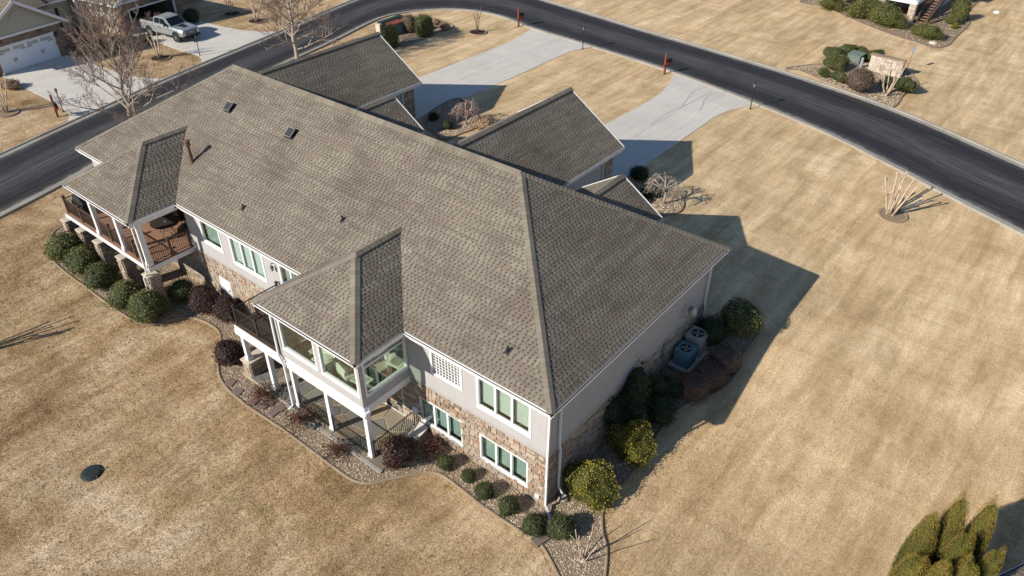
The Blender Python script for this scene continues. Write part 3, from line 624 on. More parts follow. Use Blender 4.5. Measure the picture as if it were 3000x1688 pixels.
# hatch, lantern, vents, balcony door
b = MB(); WR.slab(b, HAT[0], HAT[1], HAT[2]-.05, HAT[3], 0, .05); hd = b.build('access_door', 'white', house); b = MB(); WR.slab(b, HAT[0]+.08, HAT[1]-.08, HAT[2]+.02, HAT[3]-.08, .05, .062); b.build('door_panel', 'white', hd)
b = MB(); WR.slab(b, HAT[0]+.85, HAT[0]+.9, 1.2, 1.3, .06, .1); b.build('handle', 'black', hd)
b = MB(); WR.slab(b, -.9, -.7, .38, .54, .04, .12); b.build('dryer_vent', 'white', house)
b = MB(); b.tube([(-16.7,.43,5.08), (-16.7,.25,5.14), (-16.7,.25,5.02)], .022, 6); b.lathe((-16.7,.25,4.72), [(.05,0),(.085,.04),(.085,.2),(.10,.22),(.02,.3)], 8); lt = b.build('wall_lantern', 'bronze', house)
b = MB(); b.lathe((-16.7,.25,4.77), [(.09,0),(.09,.14)], 8); b.build('lantern_glass', 'lamp_glass', lt)
window(house, WR, DOOR[0], DOOR[1], DOOR[2], DOOR[3], 2, .1, 'shade', 'patio_door')
b = MB(); WR.slab(b, -14.9, -13.3, .05, 2.2, 0, .03); dr = b.build('basement_door', 'white', house); b = MB(); WR.slab(b, -14.75, -14.15, .25, 2.05, .03, .036); b.build('pane', 'carglass', dr)
b = MB(); WR.slab(b, -12, -8.4, .05, 2.15, .0, .03); dr = b.build('basement_door', 'white', house)
for k in (0, 1): b = MB(); WR.slab(b, -11.85+k*1.75, -10.3+k*1.75, .2, 2.0, .03, .036); b.build('pane', 'carglass', dr)
# soffits, fascias, gutters
b = MB()
b.box((-EL+.02,.02,H-.30), (-.02,.44,H-.26)); b.box((-.44,.44,H-.30), (-.02,ED-.44,H-.26)); b.box((-EL+.02,.44,H-.3), (-34.01,ED-.02,H-.26)); b.box((-34.0,13.51,H-.3), (-.02,ED-.02,H-.26))
for a, c in PORCH: b.box((a+.03,-PD+.03,H-.305), (c-.03,.02,H-.265))
for x in GAR: b.box((x-GW+.02,13.95,H-.3), (x-.02,GY-.02,H-.26))
for x in ENT: b.box((x-EW+.02,13.6,H-.302), (x-.02,EY-.02,H-.262))
b.build('soffit', 'white', house)
FE = [((-EL,0,H),(PORCH[0][0],0,H),(0,-1,0)), ((PORCH[0][1],0,H),(PORCH[1][0],0,H),(0,-1,0)), ((PORCH[1][1],0,H),(0,0,H),(0,-1,0)), ((0,0,H),(0,ED,H),(1,0,0)), ((-EL,ED,H),(-EL,0,H),(-1,0,0)), ((0,ED,H),(-3.6,ED,H),(0,1,0))]
for a, c in PORCH: FE += [((a,-PD,H),(c,-PD,H),(0,-1,0)), ((c,-PD,H),(c,-.12,H),(1,0,0)), ((a,-.12,H),(a,-PD,H),(-1,0,0))]
for x in GAR: FE += [((x,ED,H),(x,GY,H),(1,0,0)), ((x-GW,GY,H),(x-GW,ED,H),(-1,0,0))]
for x in ENT: FE += [((x,ED+.1,H),(x,EY,H),(1,0,0)), ((x-EW,EY,H),(x-EW,ED+.1,H),(-1,0,0))]
b = MB()
for p, q, n in FE:
    p, q, n = Vector(p), Vector(q), Vector(n); d = (q-p).normalized(); gutter(house, p-n*.012+Vector((0,0,-.02)), q-n*.012+Vector((0,0,-.02)), n); b.bar(p-n*.03+Vector((0,0,-.15)), q-n*.03+Vector((0,0,-.15)), .03, .26)
for x, y, ww in [(x, GY, GW) for x in GAR]+[(x, EY, EW) for x in ENT]:
    for s in (0, 1):
        p = Vector((x-ww*s, y-.02, H-.06)); q = Vector((x-ww/2, y-.02, H+PT*ww/2-.06)); b.bar(p, q, .04, .2)
b.build('fascia', 'white', house)
# garages and entries
gs = []; gm = MB(); gl = MB(); gt = MB()
for x in GAR:
    xa, xb, yf = x-GW+.4, x-.4, GY-.42; gl.box((xa,13.4,2.2), (xb,yf,2.42)); We = Wall((xb,0,0),(0,1,0),(1,0,0)); Wf = Wall((0,yf,0),(-1,0,0),(0,1,0))
    gm.box((xa+.02,13.5,2.4), (xb-.02,yf-.02,H-.25)); gm.add([(xa,yf-.03,H-.3),(xb,yf-.03,H-.3),((xa+xb)/2,yf-.03,H+PT*GW/2-.35),(xa,yf-.2,H-.3),(xb,yf-.2,H-.3),((xa+xb)/2,yf-.2,H+PT*GW/2-.35)], [(1,0,2),(3,4,5),(0,1,4,3),(1,2,5,4),(2,0,3,5)])
    We.laps(gl, 13.5, yf-1.0, 2.5, ZT, []); We.stones(gs, yf-1.0, yf, 2.4, H-.32, (), .12); Wf.stones(gs, -xb, -xb+1.1, 2.4, H-.32, (), .12); Wf.stones(gs, -xa-1.1, -xa, 2.4, H-.32, (), .12); Wf.stones(gs, -xb+1.1, -xa-1.1, 4.8, H-.32, (), .12)
    Wf.laps(gl, -xb+.5, -xa-.5, H-.3, H+.6, [])
    d = MB(); Wf.slab(d, -xb+1.15, -xa-1.15, 2.55, 4.75, -.02, .02); gd = d.build('garage_door', 'door', house)
    for r in range(4):
        for c in range(4): d = MB(); Wf.slab(d, -xb+1.25+c*1.18, -xb+2.3+c*1.18, 2.62+r*.54, 3.06+r*.54, .02, .032, None, .02); d.build('door_panel', 'door', gd)
for x in ENT:
    gl.box((x-EW+.35,13.3,2.4), (x-.35,13.9,ZT)); gt.box((x-.65,14.0,2.5), (x-.4,14.25,H-.28)); gt.box((x-EW+.4,14.0,2.5), (x-EW+.65,14.25,H-.28))
    m = x-EW/2; gt.add([(x-EW+.1,EY-.15,H-.28),(x-.1,EY-.15,H-.28),(m,EY-.15,H+PT*EW/2-.12)], [(1,0,2)])
gl.build('garage_siding', 'siding', house); gt.build('entry_column', 'white', house); stone_part(gs, house, 'garage_stone', 'stone', 60, gm)
for x in GAR: pipe(house, [(x-.1,18.6,H-.15), (x-.34,18.6,H-.35), (x-.34,18.6,2.6)])
# downspouts on the main walls
pipe(house, [(-.06,-.06,H-.14), (-.30,.33,H-.36), (-.35,.36,3.2), (-.32,.30,2.85), (-.32,.30,.30), (.05,.08,.12), (.42,-.55,.09)]); 
pipe(house, [(-.02,1.1,H-.15), (-.34,1.1,H-.4), (-.34,1.1,3.15), (-.28,1.1,2.85), (-.28,1.1,.75), (-.1,1.15,.45)])
pipe(house, [(-.02,13.1,H-.15), (-.34,13.1,H-.4), (-.34,13.1,3.1), (-.26,13.1,2.8), (-.26,13.1,1.5)])
pipe(house, [(-24.1,-2.62,H-.15), (-24.22,-2.36,H-.45), (-24.42,-2.36,H-.5), (-24.42,-2.36,2.65), (-24.62,-2.5,2.3), (-24.62,-2.5,.2)])
pipe(house, [(-13.4,-2.62,H-.15), (-13.32,-2.30,H-.4), (-13.30,-2.34,3.1), (-13.0,-2.37,2.65), (-13.0,-2.37,.12), (-13.0,-2.62,.06)])
pipe(house, [(-10.2,13.9,H-.15),(-10.0,13.6,H-.4),(-10.0,13.6,2.6)])
# decks: unit 2 covered deck, unit 1 balcony
def deck(x0, x1, y1, m, rim):
    b = MB(); b.box((x0+.03,-2.17,2.74), (x1-.03,y1,2.95)); o = b.build('deck', 'brown', house)
    n = int((y1+2.24)/.143); k = MB(); k.box((0,0,0), (x1-x0,.136,.03)); me = k.mesh('plank', m)
    for i in range(n): p = bpy.data.objects.new('plank', me); COL.objects.link(p); p.parent = o; p.location = (x0, -2.24+i*.143, 2.952)
    b = MB(); b.box((x0-.01,-2.26,2.70), (x1+.01,-2.20,2.955)); b.box((x1-.02,-2.2,2.70), (x1+.03,.42,2.955)); b.box((x0-.03,-2.2,2.70), (x0+.02,.42,2.955)); b.build('rim_beam', 'white', o); return o
deck(-33.25, -24.25, 2.3, 'deck', None); deck(-16.8, -13.2, .42, 'brown', None)
ZD = 2.985
for p, q, ps in (((-33.1,-2.08),(-29.62,-2.08),(0,.5)), ((-29.3,-2.08),(-26.95,-2.08),(.5,)), ((-26.65,-2.08),(-24.6,-2.08),(.5,)), ((-24.4,-1.9),(-24.4,.33),(.5,1)), ((-33.1,-2.08),(-33.1,.35),(1,))):
    railing(house, (*p, ZD), (*q, ZD), 'brown', posts=ps, r=.013, pw=.12)
for p, q, ps in (((-16.68,-2.12),(-13.4,-2.12),(0,.5)), ((-16.68,-2.12),(-16.68,.3),(1,))): railing(house, (*p, ZD), (*q, ZD), 'bronze', posts=ps, r=.011, pw=.09, rail=.05)
for x0, x1 in ((-12.6,-10.55), (-10.28,-7.98)): railing(house, (x0,-2.2,.06), (x1,-2.2,.06), 'black', posts=(0, 1), h=.9, pw=.04, cap=False, rail=.04, r=.009)
railing(house, (-7.72,-2.1,.06), (-7.72,.32,.06), 'black', posts=(0, 1), h=.9, pw=.04, cap=False, rail=.04, r=.009)
def column(x, y, z0, z1, wd=.24):
    b = MB(); b.box((x-wd/2,y-wd/2,z0), (x+wd/2,y+wd/2,z1)); o = b.build('column', 'white', house)
    k = MB(); k.box((x-wd/2-.035,y-wd/2-.035,z0), (x+wd/2+.035,y+wd/2+.035,z0+.16)); k.box((x-wd/2-.025,y-wd/2-.025,z0+.16), (x+wd/2+.025,y+wd/2+.025,z0+.2)); k.build('column_base', 'white', o)
    k = MB(); k.box((x-wd/2-.03,y-wd/2-.03,z1-.14), (x+wd/2+.03,y+wd/2+.03,z1-.01)); k.build('column_capital', 'white', o)
for x in (-29.46, -26.8, -24.42): column(x, -2.06, ZD, 5.42)
for x, z in ((-16.45,.93), (-14.58,.06), (-12.82,.06), (-10.42,.06), (-7.88,.06)): column(x, -2.12, z, 2.72, .22)
b = MB(); b.box((-30.3,-2.22,5.4), (-24.25,-1.95,5.6)); b.box((-24.55,-1.95,5.4), (-24.28,.4,5.6)); b.box((-30.3,-1.95,5.4), (-30.05,.4,5.6)); b.build('porch_beam', 'white', house)
b = MB(); b.box((-16.85,-2.28,2.42), (-7.8,-2.02,2.70)); b.box((-8.0,-2.02,2.62), (-7.82,.42,2.98)); b.box((-16.85,-2.02,2.42), (-16.62,.42,2.7)); b.build('deck_beam', 'white', house)
# recessed back of the covered porch
Wn = Wall((0,2.3,0),(1,0,0),(0,-1,0)); b = MB(); Wn.slab(b, -30.3, -24.2, 2.9, 5.65, -.1, 0); Wn.laps(b, -30.3, -24.2, 3.0, 5.6, []); b.box((-24.32,.48,2.9), (-24.22,2.3,5.65)); b.box((-30.3,.48,2.9), (-30.2,2.3,5.65)); b.box((-30.2,.45,5.58), (-24.3,2.3,5.62)); b.build('porch_back_wall', 'siding', house)
b = MB(); Wn.slab(b, -29.8, -27.6, 3.02, 5.1, 0, .04); dr = b.build('patio_door', 'white', house); b = MB(); Wn.slab(b, -29.65, -28.75, 3.15, 4.98, .04, .045); Wn.slab(b, -28.62, -27.75, 3.15, 4.98, .04, .045); b.build('pane', 'carglass', dr)
# the glazed sunroom
SX0, SX1, SY = -13.2, -7.88, -2.2
b = MB(); b.box((SX0,SY+.02,2.72), (SX1-.02,3.2,3.0)); sf = b.build('sunroom_floor', 'white', house); b = MB(); b.box((SX0+.02,SY+.06,3.002), (SX1-.05,3.2,3.05)); b.build('floor_boards', 'wood', sf)
Ws = Wall((0,SY,0),(1,0,0),(0,-1,0)); We2 = Wall((SX1,0,0),(0,1,0),(1,0,0)); Ww = Wall((SX0,0,0),(0,-1,0),(-1,0,0))
SW = [(-12.98,-10.6,3.52,5.33), (-10.36,-7.98,3.52,5.33)]; SE = (-2.02,.40,3.46,5.36)
b = MB(); Ws.panel(b, SX0, SX1, 3.0, ZT-.05, [(a+.05,c-.05,d+.05,e-.05) for a, c, d, e in SW], -.1, 0); We2.panel(b, SY+.1, .45, 3.0, ZT-.05, [(SE[0]+.05, SE[1]-.05, SE[2]+.05, SE[3]-.05)], -.1, 0); Ww.panel(b, -.45, 2.1, 3.0, ZT-.05, [(.2,1.3,3.1,5.1)], -.1, 0); b.build('sunroom_wall', 'siding', house)
b = MB(); Ws.laps(b, SX0, SX1, 3.0, 3.5, []); We2.laps(b, SY, .45, 2.98, 3.45, []); Ws.laps(b, -10.6, -10.36, 3.5, 5.4, []); b.build('sunroom_siding', 'siding', house)
for x0, x1 in ((SX1-.10, SX1+.03), (SX0-.03, SX0+.1)): b = MB(); b.box((x0,SY-.03,3.0), (x1,SY+.12,5.55)); b.build('corner_board', 'siding', house)
def bigwin(Wl, a0, a1, z0, z1, tr=False):
    b = MB(); c = .10
    for q in ((a0,a0+c,z0,z1), (a1-c,a1,z0,z1), (a0+c,a1-c,z1-c,z1), (a0+c,a1-c,z0,z0+c)): Wl.slab(b, *q, -.11, .035)
    if tr: Wl.slab(b, a0+c, a1-c, z1-.42, z1-.34, -.1, .03)
    o = b.build('window', 'white', house); Wl.slab(s_ := MB(), a0-.02, a1+.02, z0-.03, z0, -.02, .06); s_.build('sill', 'white', o)
    for p, q in (((z0+c, z1-c),) if not tr else ((z0+c, z1-.42), (z1-.34, z1-c))): g = MB(); Wl.slab(g, a0+c, a1-c, p, q, -.05, -.044); g.build('pane', 'sunglass', o)
    if tr:
        for k in range(1, 5): x = a0+c+(a1-a0-2*c)*k/5; m_ = MB(); Wl.slab(m_, x-.012, x+.012, z1-.34, z1-c, -.06, -.03); m_.build('muntin', 'white', o)
for a, c, d, e in SW: bigwin(Ws, a, c, d, e)
bigwin(We2, *SE, True)
b = MB(); b.box((SX0+.1,-2.05,5.5), (SX1-.1,3.2,5.54)); b.build('sunroom_ceiling', 'white', house)
b = MB(); b.box((SX0-1.5,3.2,3.0), (SX1+1.5,3.3,5.5)); b.box((SX0-1.5,.7,3.0), (SX0-1.4,3.2,5.5)); b.box((SX1+1.4,.7,3.0), (SX1+1.5,3.2,5.5)); b.box((SX0-1.5,.75,2.95), (SX1+1.5,3.2,2.99)); b.build('sunroom_back_wall', 'plaster', house)
# things on the roof (parts fixed to it are things of their own)
def on_roof(x, y): return Vector((x, y, H+PT*y))
slope = math.atan(PT)
for i, (x, y, lb) in enumerate(((-25.34, 4.96, 'square black solar attic fan on the roof nearer the left hip'), (-20.09, 4.95, 'square black solar attic fan on the roof nearer the middle of the house'))):
    t = thing('solar_roof_fan', lb, 'roof vent', on_roof(x, y)+NR*.02, 0, 'solar fans on the main roof'); t.rotation_euler = (slope, 0, 0); t.scale = (.70,)*3
    b = MB(); b.box((-.42,-.42,0), (.42,.42,.03)); b.build('flashing', 'black', t); b = MB(); b.lathe((0,0,.03), [(.30,0),(.34,.16)], 14); b.build('housing', 'black', t)
    b = MB(); b.add([(-.36,-.36,.22),(.36,-.36,.22),(.36,.36,.30),(-.36,.36,.30),(-.36,-.36,.18),(.36,-.36,.18),(.36,.36,.26),(-.36,.36,.26)], [(0,1,2,3),(4,7,6,5),(0,4,5,1),(1,5,6,2),(2,6,7,3),(3,7,4,0)]); pn = b.build('solar_panel', 'galv', t)
    for k in range(5): c = MB(); y0 = -.33+k*.132; zf = lambda q: .225+(q+.36)*.111; c.add([(-.33,y0,zf(y0)),(.33,y0,zf(y0)),(.33,y0+.12,zf(y0+.12)),(-.33,y0+.12,zf(y0+.12))], [(0,1,2,3)]); c.build('solar_cell', 'tyre', pn)
p = on_roof(-25.04, 1.93); t = thing('flue_pipe', 'brown metal flue pipe with cap standing on the roof beside the porch gable', 'flue', p-Vector((0,0,.05)))
b = MB(); b.lathe((0,0,0), [(.17,-.1),(.12,.18)], 12); b.build('flashing', 'rustpipe', t); b = MB(); b.lathe((0,0,.1), [(.095,0),(.095,.95)], 12); b.lathe((0,0,.42), [(.13,0),(.13,.04)], 12); b.build('pipe', 'rustpipe', t); b = MB(); b.lathe((0,0,1.0), [(.135,0),(.15,.04),(.15,.22),(.17,.24),(.17,.3),(.1,.34)], 12); b.build('cap', 'rustpipe', t)
for x, y, lb in ((-19.64, 1.16, 'small dark vent pipe low on the roof nearest the porch gable'), (-13.77, 2.54, 'small dark vent pipe on the roof just left of the sunroom gable'), (-2.86, 1.03, 'small dark vent pipe on the roof near the lower right corner')):
    t = thing('vent_pipe', lb, 'vent pipe', on_roof(x, y), 0, 'plumbing vents on the main roof'); b = MB(); b.lathe((0,0,-.05), [(.07,0),(.045,.12)], 8); q = b.build('boot', 'black', t); b = MB(); b.lathe((0,0,0), [(.03,0),(.03,.26)], 8); b.build('pipe', 'black', t)
    b = MB(); b.box((-.12,-.16,-.06), (.12,.14,-.05)); q = b.build('flashing', 'black', t); q.rotation_euler = (slope,0,0); q.location = (0,0,.085)

# ---------------------------------------------------------------- patio of single flagstones
patio = thing('patio', None, None); struct(patio); b = MB(); b.box((-16.75,-2.5,-.12), (-6.95,.44,.055)); b.build('patio_base', 'grout', patio)
b = MB(); b.box((-13.3,-2.60,-.14), (-6.9,-2.44,.10)); b.build('patio_edge', 'kerb', patio)
sites = []
while len(sites) < 40:
    q = (R.uniform(-16.2,-6.95), R.uniform(-2.4,.42))
    if all((q[0]-s[0])**2+(q[1]-s[1])**2 > .46**2 for s in sites): sites.append(q)
for i, s in enumerate(sites):
    poly = [(-16.2,-2.43),(-6.95,-2.43),(-6.95,.42),(-16.2,.42)]
    for j, t in enumerate(sites):
        if i == j: continue
        mx, my = (s[0]+t[0])/2, (s[1]+t[1])/2; dx, dy = t[0]-s[0], t[1]-s[1]; l = math.hypot(dx, dy); mx -= dx/l*.032; my -= dy/l*.032
        a = (mx+dy/l*50, my-dx/l*50); c = (mx-dy/l*50, my+dx/l*50); k = []
        for p in range(len(poly)):
            u, v = poly[p], poly[(p+1) % len(poly)]; du, dv = [(q[0]-mx)*dx+(q[1]-my)*dy for q in (u, v)]
            if du <= 0: k.append(u)
            if (du <= 0) != (dv <= 0): f = du/(du-dv); k.append((u[0]+(v[0]-u[0])*f, u[1]+(v[1]-u[1])*f))
        poly = k
        if len(poly) < 3: break
    if len(poly) >= 3 and area(poly) > .02: MB().prism(poly, .03, .075+R.uniform(0, .012), R.random()).build('flagstone', 'flag', patio)

# ---------------------------------------------------------------- planting beds
def px2(L): return [tuple(G(*p)[:2]) for p in L]
EDGE = px2([(189,658),(155,686),(143,720),(149,754),(172,782),(217,818),(255,845),(311,888),(373,930),(419,951),(466,950),(522,934),(575,936),(621,955),(646,982),(644,1030),(639,1072),(646,1110),(668,1142),(714,1182),(800,1241),(831,1261),(924,1330),(1017,1399),(1058,1416),(1095,1417),(1157,1403),(1250,1386),(1291,1393),(1328,1417),(1421,1489),(1514,1551),(1567,1583),(1592,1608),(1614,1645),(1636,1688),(1662,1735),(1715,1752),(1760,1730),(1772,1688),(1777,1611),(1766,1564),(1763,1518),(1772,1480),(1797,1450),(1878,1356),(1920,1284),(1964,1226),(2010,1187),(2085,1160),(2134,1127),(2162,1086),(2178,1040),(2216,990),(2230,950),(2215,905),(2160,875)])
EDGE = [tuple(p) for p in catmull([Vector(p) for p in EDGE], 4)]
BED = EDGE+[(-.44,13.2),(-.6,.6),(-7.0,.6),(-7.0,-2.55),(-16.7,-2.55),(-16.7,.6),(-24,.6),(-34.1,.6)]
struct(sheet('gravel_bed', BED, 'soil', .03, .5)); profile('bed_edging', EDGE, [(-.055,-.02),(-.055,.07),(-.03,.085),(.03,.085),(.055,.065),(.055,-.02)], 'edging')
def pebbles(name, poly, dens, lo=.022, hi=.05, excl=None):
    xs = [p[0] for p in poly]; ys = [p[1] for p in poly]; n = int((max(xs)-min(xs))*(max(ys)-min(ys))*dens); pts = []
    for _ in range(n):
        x, y = R.uniform(min(xs), max(xs)), R.uniform(min(ys), max(ys))
        if inside(poly, x, y) and not (excl and excl(x, y)): pts.append((x, y))
    z = gza(pts)+.035; b = MB()
    for (x, y), h in zip(pts, z):
        r = R.uniform(lo, hi); a = R.uniform(0, 6.28); e = R.uniform(.6, 1); c, s = math.cos(a)*r, math.sin(a)*r
        b.add([(x+c,y+s,h),(x-s*e,y+c*e,h),(x-c,y-s,h),(x+s*e,y-c*e,h),(x+R.uniform(-.2,.2)*r,y+R.uniform(-.2,.2)*r,h+r*R.uniform(.5,.9))], [(0,1,4),(1,2,4),(2,3,4),(3,0,4)], min(1, max(0, R.gauss(.5, .27))))
    o = b.build(name, 'pebble'); tag(o, 'loose tan and brown river pebbles covering the bed', 'gravel', kind='stuff'); return o
o = pebbles('river_pebbles', BED, 210, excl=lambda x, y: (-34 < x < -.45 and y > .42) or (-16.7 < x < -6.95 and y > -2.5)); o['label'] = 'tan river pebbles in the bed along the back and side walls'
def ring(px, py, r, m='mulch', e=1.0, z=None):
    c = G(px, py); L = [Vector((c.x+r*e*math.cos(t*.2618), c.y+r*math.sin(t*.2618))) for t in range(24)]
    struct(sheet('tree_bed', [tuple(p) for p in L], m, .045, .4)); profile('bed_edging', L, [(.06,-.02),(.06,.08),(-.06,.09),(-.06,-.02)], 'edging', closed=True); return c
def inside_np(poly, P):
    c = np.zeros(len(P), bool); q = np.asarray(poly, float)
    for i in range(len(q)):
        (xi, yi), (xj, yj) = q[i], q[i-1]
        if yi == yj: continue
        c ^= ((yi > P[:,1]) != (yj > P[:,1])) & (P[:,0] < (xj-xi)*(P[:,1]-yi)/(yj-yi)+xi)
    return c
rg_ = np.random.default_rng(5); n_ = 95000; gp_ = np.c_[rg_.uniform(-36, 19, n_), rg_.uniform(-14, 15, n_)]
e_ = np.array(EDGE); k_ = rg_.integers(0, len(e_), 9000); gp_ = np.r_[gp_, e_[k_]+rg_.normal(0, .16, (9000, 2))]        # thicker along the uncut bed edge
gp_ = gp_[~inside_np(BED, gp_) & ~((gp_[:,0] > -34.6) & (gp_[:,0] < .0) & (gp_[:,1] > -2.6) & (gp_[:,1] < 16)) & (gp_[:,0] > -38)]
z_ = gza(gp_); b = MB(); hs = rg_.uniform(.022, .052, len(gp_)); an = rg_.uniform(0, 6.28, len(gp_)); tn = np.clip(rg_.normal(.5, .25, len(gp_)), 0, 1)
for (x, y), z, h, a, t in zip(gp_, z_, hs, an, tn):
    c, s_ = math.cos(a)*h*.45, math.sin(a)*h*.45; b.add([(x-c,y-s_,z), (x+c,y+s_,z), (x+s_*1.1,y-c*1.1,z+h), (x-s_*.9,y+c*.9,z+h*.8)], [(0,1,2), (0,1,3)], t)
MT['blades'] = mat('straw_blades', (.5, .38, .25), (.4, .3, .19), 3, .95, .1, tint=[(0, (.27, .185, .10)), (.35, (.47, .34, .205)), (.7, (.63, .485, .325)), (1, (.76, .63, .46))])
tag(b.build('grass', 'blades'), 'short straw-coloured dormant grass blades of the back lawn', 'grass', kind='stuff')
# entry beds and road-side beds
for k, (L, dens) in enumerate((([(1240,352),(1300,305),(1345,290),(1370,310),(1402,345),(1405,362),(1385,380),(1345,395),(1310,410),(1285,402)], 90), ([(1850,510),(1868,497),(1905,530),(1960,560),(1992,575),(2002,600),(1990,622),(1960,632),(1920,640),(1890,600)], 120),
                               ([(2300,203),(2360,193),(2420,188),(2460,186),(2560,190),(2660,212),(2690,255),(2650,275),(2612,318),(2540,290),(2440,250),(2350,212)], 60), ([(1108,118),(1165,142),(1212,128),(1255,108),(1285,96),(1315,88),(1328,78),(1300,62),(1245,52),(1170,56),(1105,82)], 40),
                               ([(2350,0),(2420,25),(2500,60),(2600,100),(2700,132),(2730,142),(2775,135),(2800,110),(2840,70),(2835,40),(2860,10),(2900,-20),(2600,-60)], 14))):
    P_ = px2(L); P_ = [tuple(p) for p in catmull([Vector(p) for p in P_], 4, True)]; struct(sheet('gravel_bed', P_, 'soil', .035, .6)); profile('bed_edging', [Vector(p) for p in P_], [(.05,-.02),(.05,.09),(-.05,.09),(-.05,-.02)], 'edging', closed=True)
    o = pebbles('river_pebbles', P_, dens, .03, .07); o['label'] = ['pebbles in the curved bed by the far entry', 'pebbles in the bed around the near weeping maple', 'pebbles around the stone sign across the street', 'pebbles around the tall hedges at the street bend', 'pebbles in the bed of the house at top right'][k]

# ---------------------------------------------------------------- foliage
def leafcloud(n, size, shape, seed, core=True, m='l_box', flat=.5, jit=.06, long=1.0, clump=0):
    """leaf-sized faces spread through the outer shell of a crown; shape(dir)->radius scale (unit ball), base at z=0, height 2"""
    r = random.Random(seed); b = MB(); cl = [(Vector((r.gauss(0,1), r.gauss(0,1), r.gauss(0,1))).normalized(), r.uniform(-1, 1)) for _ in range(40)]
    def lump(d): return sum(a*max(0, d.dot(c)-.8)*5 for c, a in cl)*clump
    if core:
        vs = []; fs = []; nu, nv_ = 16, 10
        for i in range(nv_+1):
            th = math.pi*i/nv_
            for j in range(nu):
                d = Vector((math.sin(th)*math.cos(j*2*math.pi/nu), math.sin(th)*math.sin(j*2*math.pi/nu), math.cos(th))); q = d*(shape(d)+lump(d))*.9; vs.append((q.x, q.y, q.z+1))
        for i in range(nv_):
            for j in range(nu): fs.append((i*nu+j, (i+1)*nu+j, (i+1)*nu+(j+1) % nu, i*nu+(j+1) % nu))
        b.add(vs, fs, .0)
    for _ in range(n):
        d = Vector((r.gauss(0,1), r.gauss(0,1), r.gauss(0,1))).normalized()
        if d.z < -.85: continue
        p = d*(shape(d)+lump(d))*(1+r.uniform(-jit*1.6, jit)); nn = (d+Vector((r.gauss(0,flat), r.gauss(0,flat), r.gauss(0,flat)))).normalized()
        a = nn.orthogonal().normalized(); a = (Matrix.Rotation(r.uniform(0, 6.28), 3, nn)@a); c = nn.cross(a); s = size*r.uniform(.6, 1.3); q = Vector((p.x, p.y, p.z+1))
        b.add([q-a*s*long, q-c*s*.5, q+a*s*long, q+c*s*.5], [(0,1,2,3)], min(1, max(0, r.gauss(.5, .25)+.25*lump(d)/(clump or 1))))
    return b.mesh('foliage', m)
ball = lambda d: 1.0 if d.z > -.3 else 1-(-.3-d.z)*.35
mound = lambda d: min(1.3, 1/max(.3, math.sqrt(max(1e-6, 1-d.z*d.z)))) if d.z < 0 else 1-.10*d.z
boxy = lambda d: min(1.25, 1/max(abs(d.x), abs(d.y), abs(d.z))**.75)
PRO = {'box': leafcloud(2600, .055, ball, 1, m='l_box', clump=.12), 'purple': leafcloud(2000, .06, ball, 2, m='l_purple', clump=.14), 'yew': leafcloud(1800, .07, ball, 3, m='l_yew', jit=.12, clump=.16, long=1.4), 'brown': leafcloud(2000, .055, boxy, 4, m='l_brown', clump=.06),
       'brownball': leafcloud(2600, .05, ball, 14, m='l_brown', clump=.1), 'gold': leafcloud(6000, .04, mound, 5, m='l_gold', jit=.09, clump=.36, flat=.8), 'ragged': leafcloud(5200, .05, mound, 15, m='l_dark', jit=.09, clump=.42, flat=.9, long=1.4), 'dark': leafcloud(1900, .065, ball, 6, m='l_dark', clump=.14, jit=.1), 'hedge': leafcloud(2600, .05, boxy, 7, m='l_box', clump=.05), 'olive': leafcloud(3000, .06, ball, 8, m='l_olive', jit=.2, clump=.28, flat=.8),
       'red': leafcloud(900, .07, ball, 9, core=False, m='l_red', jit=.5, clump=.2, long=1.8), 'hedgebrown': leafcloud(2200, .055, boxy, 10, m='l_brown', clump=.1, jit=.1), 'tan': leafcloud(900, .09, ball, 11, m='l_tan', jit=.2, clump=.2, long=1.8), 'boxlump': leafcloud(2400, .055, ball, 12, m='l_box', clump=.35), 'olivebig': leafcloud(3800, .06, ball, 13, m='l_olive', jit=.16, clump=.34, flat=.8)}
def bush(kind, px, py, wpx, hpx, label, group=None, name='shrub', cat='shrub', ar=None):
    """px,py: middle of the shrub in the photo; wpx: its width; hpx: its height/width ratio"""
    g = G(px, py, .4)
    for _ in range(3): r = wpx/2*mpp((g.x, g.y, g.z+.4)); g = G(px, py, r*hpx)
    o = bpy.data.objects.new(name, PRO[kind]); COL.objects.link(o); o.location = (g.x, g.y, g.z-.03-.06*r*hpx); o.scale = (r*(ar or 1), r, r*hpx); o.rotation_euler = (0, 0, R.uniform(0, 6.28) if not ar else .1)
    return tag(o, label, cat, group)
gb = 'round boxwoods in the back left bed'
for i, (x, y, w_) in enumerate(((188,721,92), (238,763,90), (293,810,82), (366,862,92), (433,899,100))):
    bush('box', x, y, w_*1.12, .86, ['round green boxwood farthest left in the bed under the deck', 'round green boxwood second from the left under the deck', 'round green boxwood in the middle of the five under the deck', 'round green boxwood fourth from the left under the deck', 'largest round green boxwood at the front corner of the deck bed'][i], gb, 'boxwood')
bush('box', 533, 853, 82, .85, 'round green boxwood alone to the right of the deck piers', gb, 'boxwood')
gp = 'dark purple loropetalum shrubs'
for x, y, w_, l in ((604,879,94,'dark purple shrub next to the white access door'), (668,907,82,'dark purple shrub just left of the balcony'), (674,1033,90,'dark purple shrub in front of the first patio column'), (1163,1320,108,'dark purple shrub beside the last patio column')): bush('purple', x, y, w_, .95, l, gp)
for x, y, w_, l in ((766,1151,84,'low reddish twiggy shrub by the stepping stones'), (873,1225,84,'low reddish twiggy shrub in front of the patio railing'), (986,1315,78,'low reddish twiggy shrub farthest right along the patio edge')): bush('red', x, y, w_, .62, l, 'reddish dry shrubs along the patio')
bush('red', 1262, 1308, 90, .6, 'low red-green shrub in the shade under the basement windows')
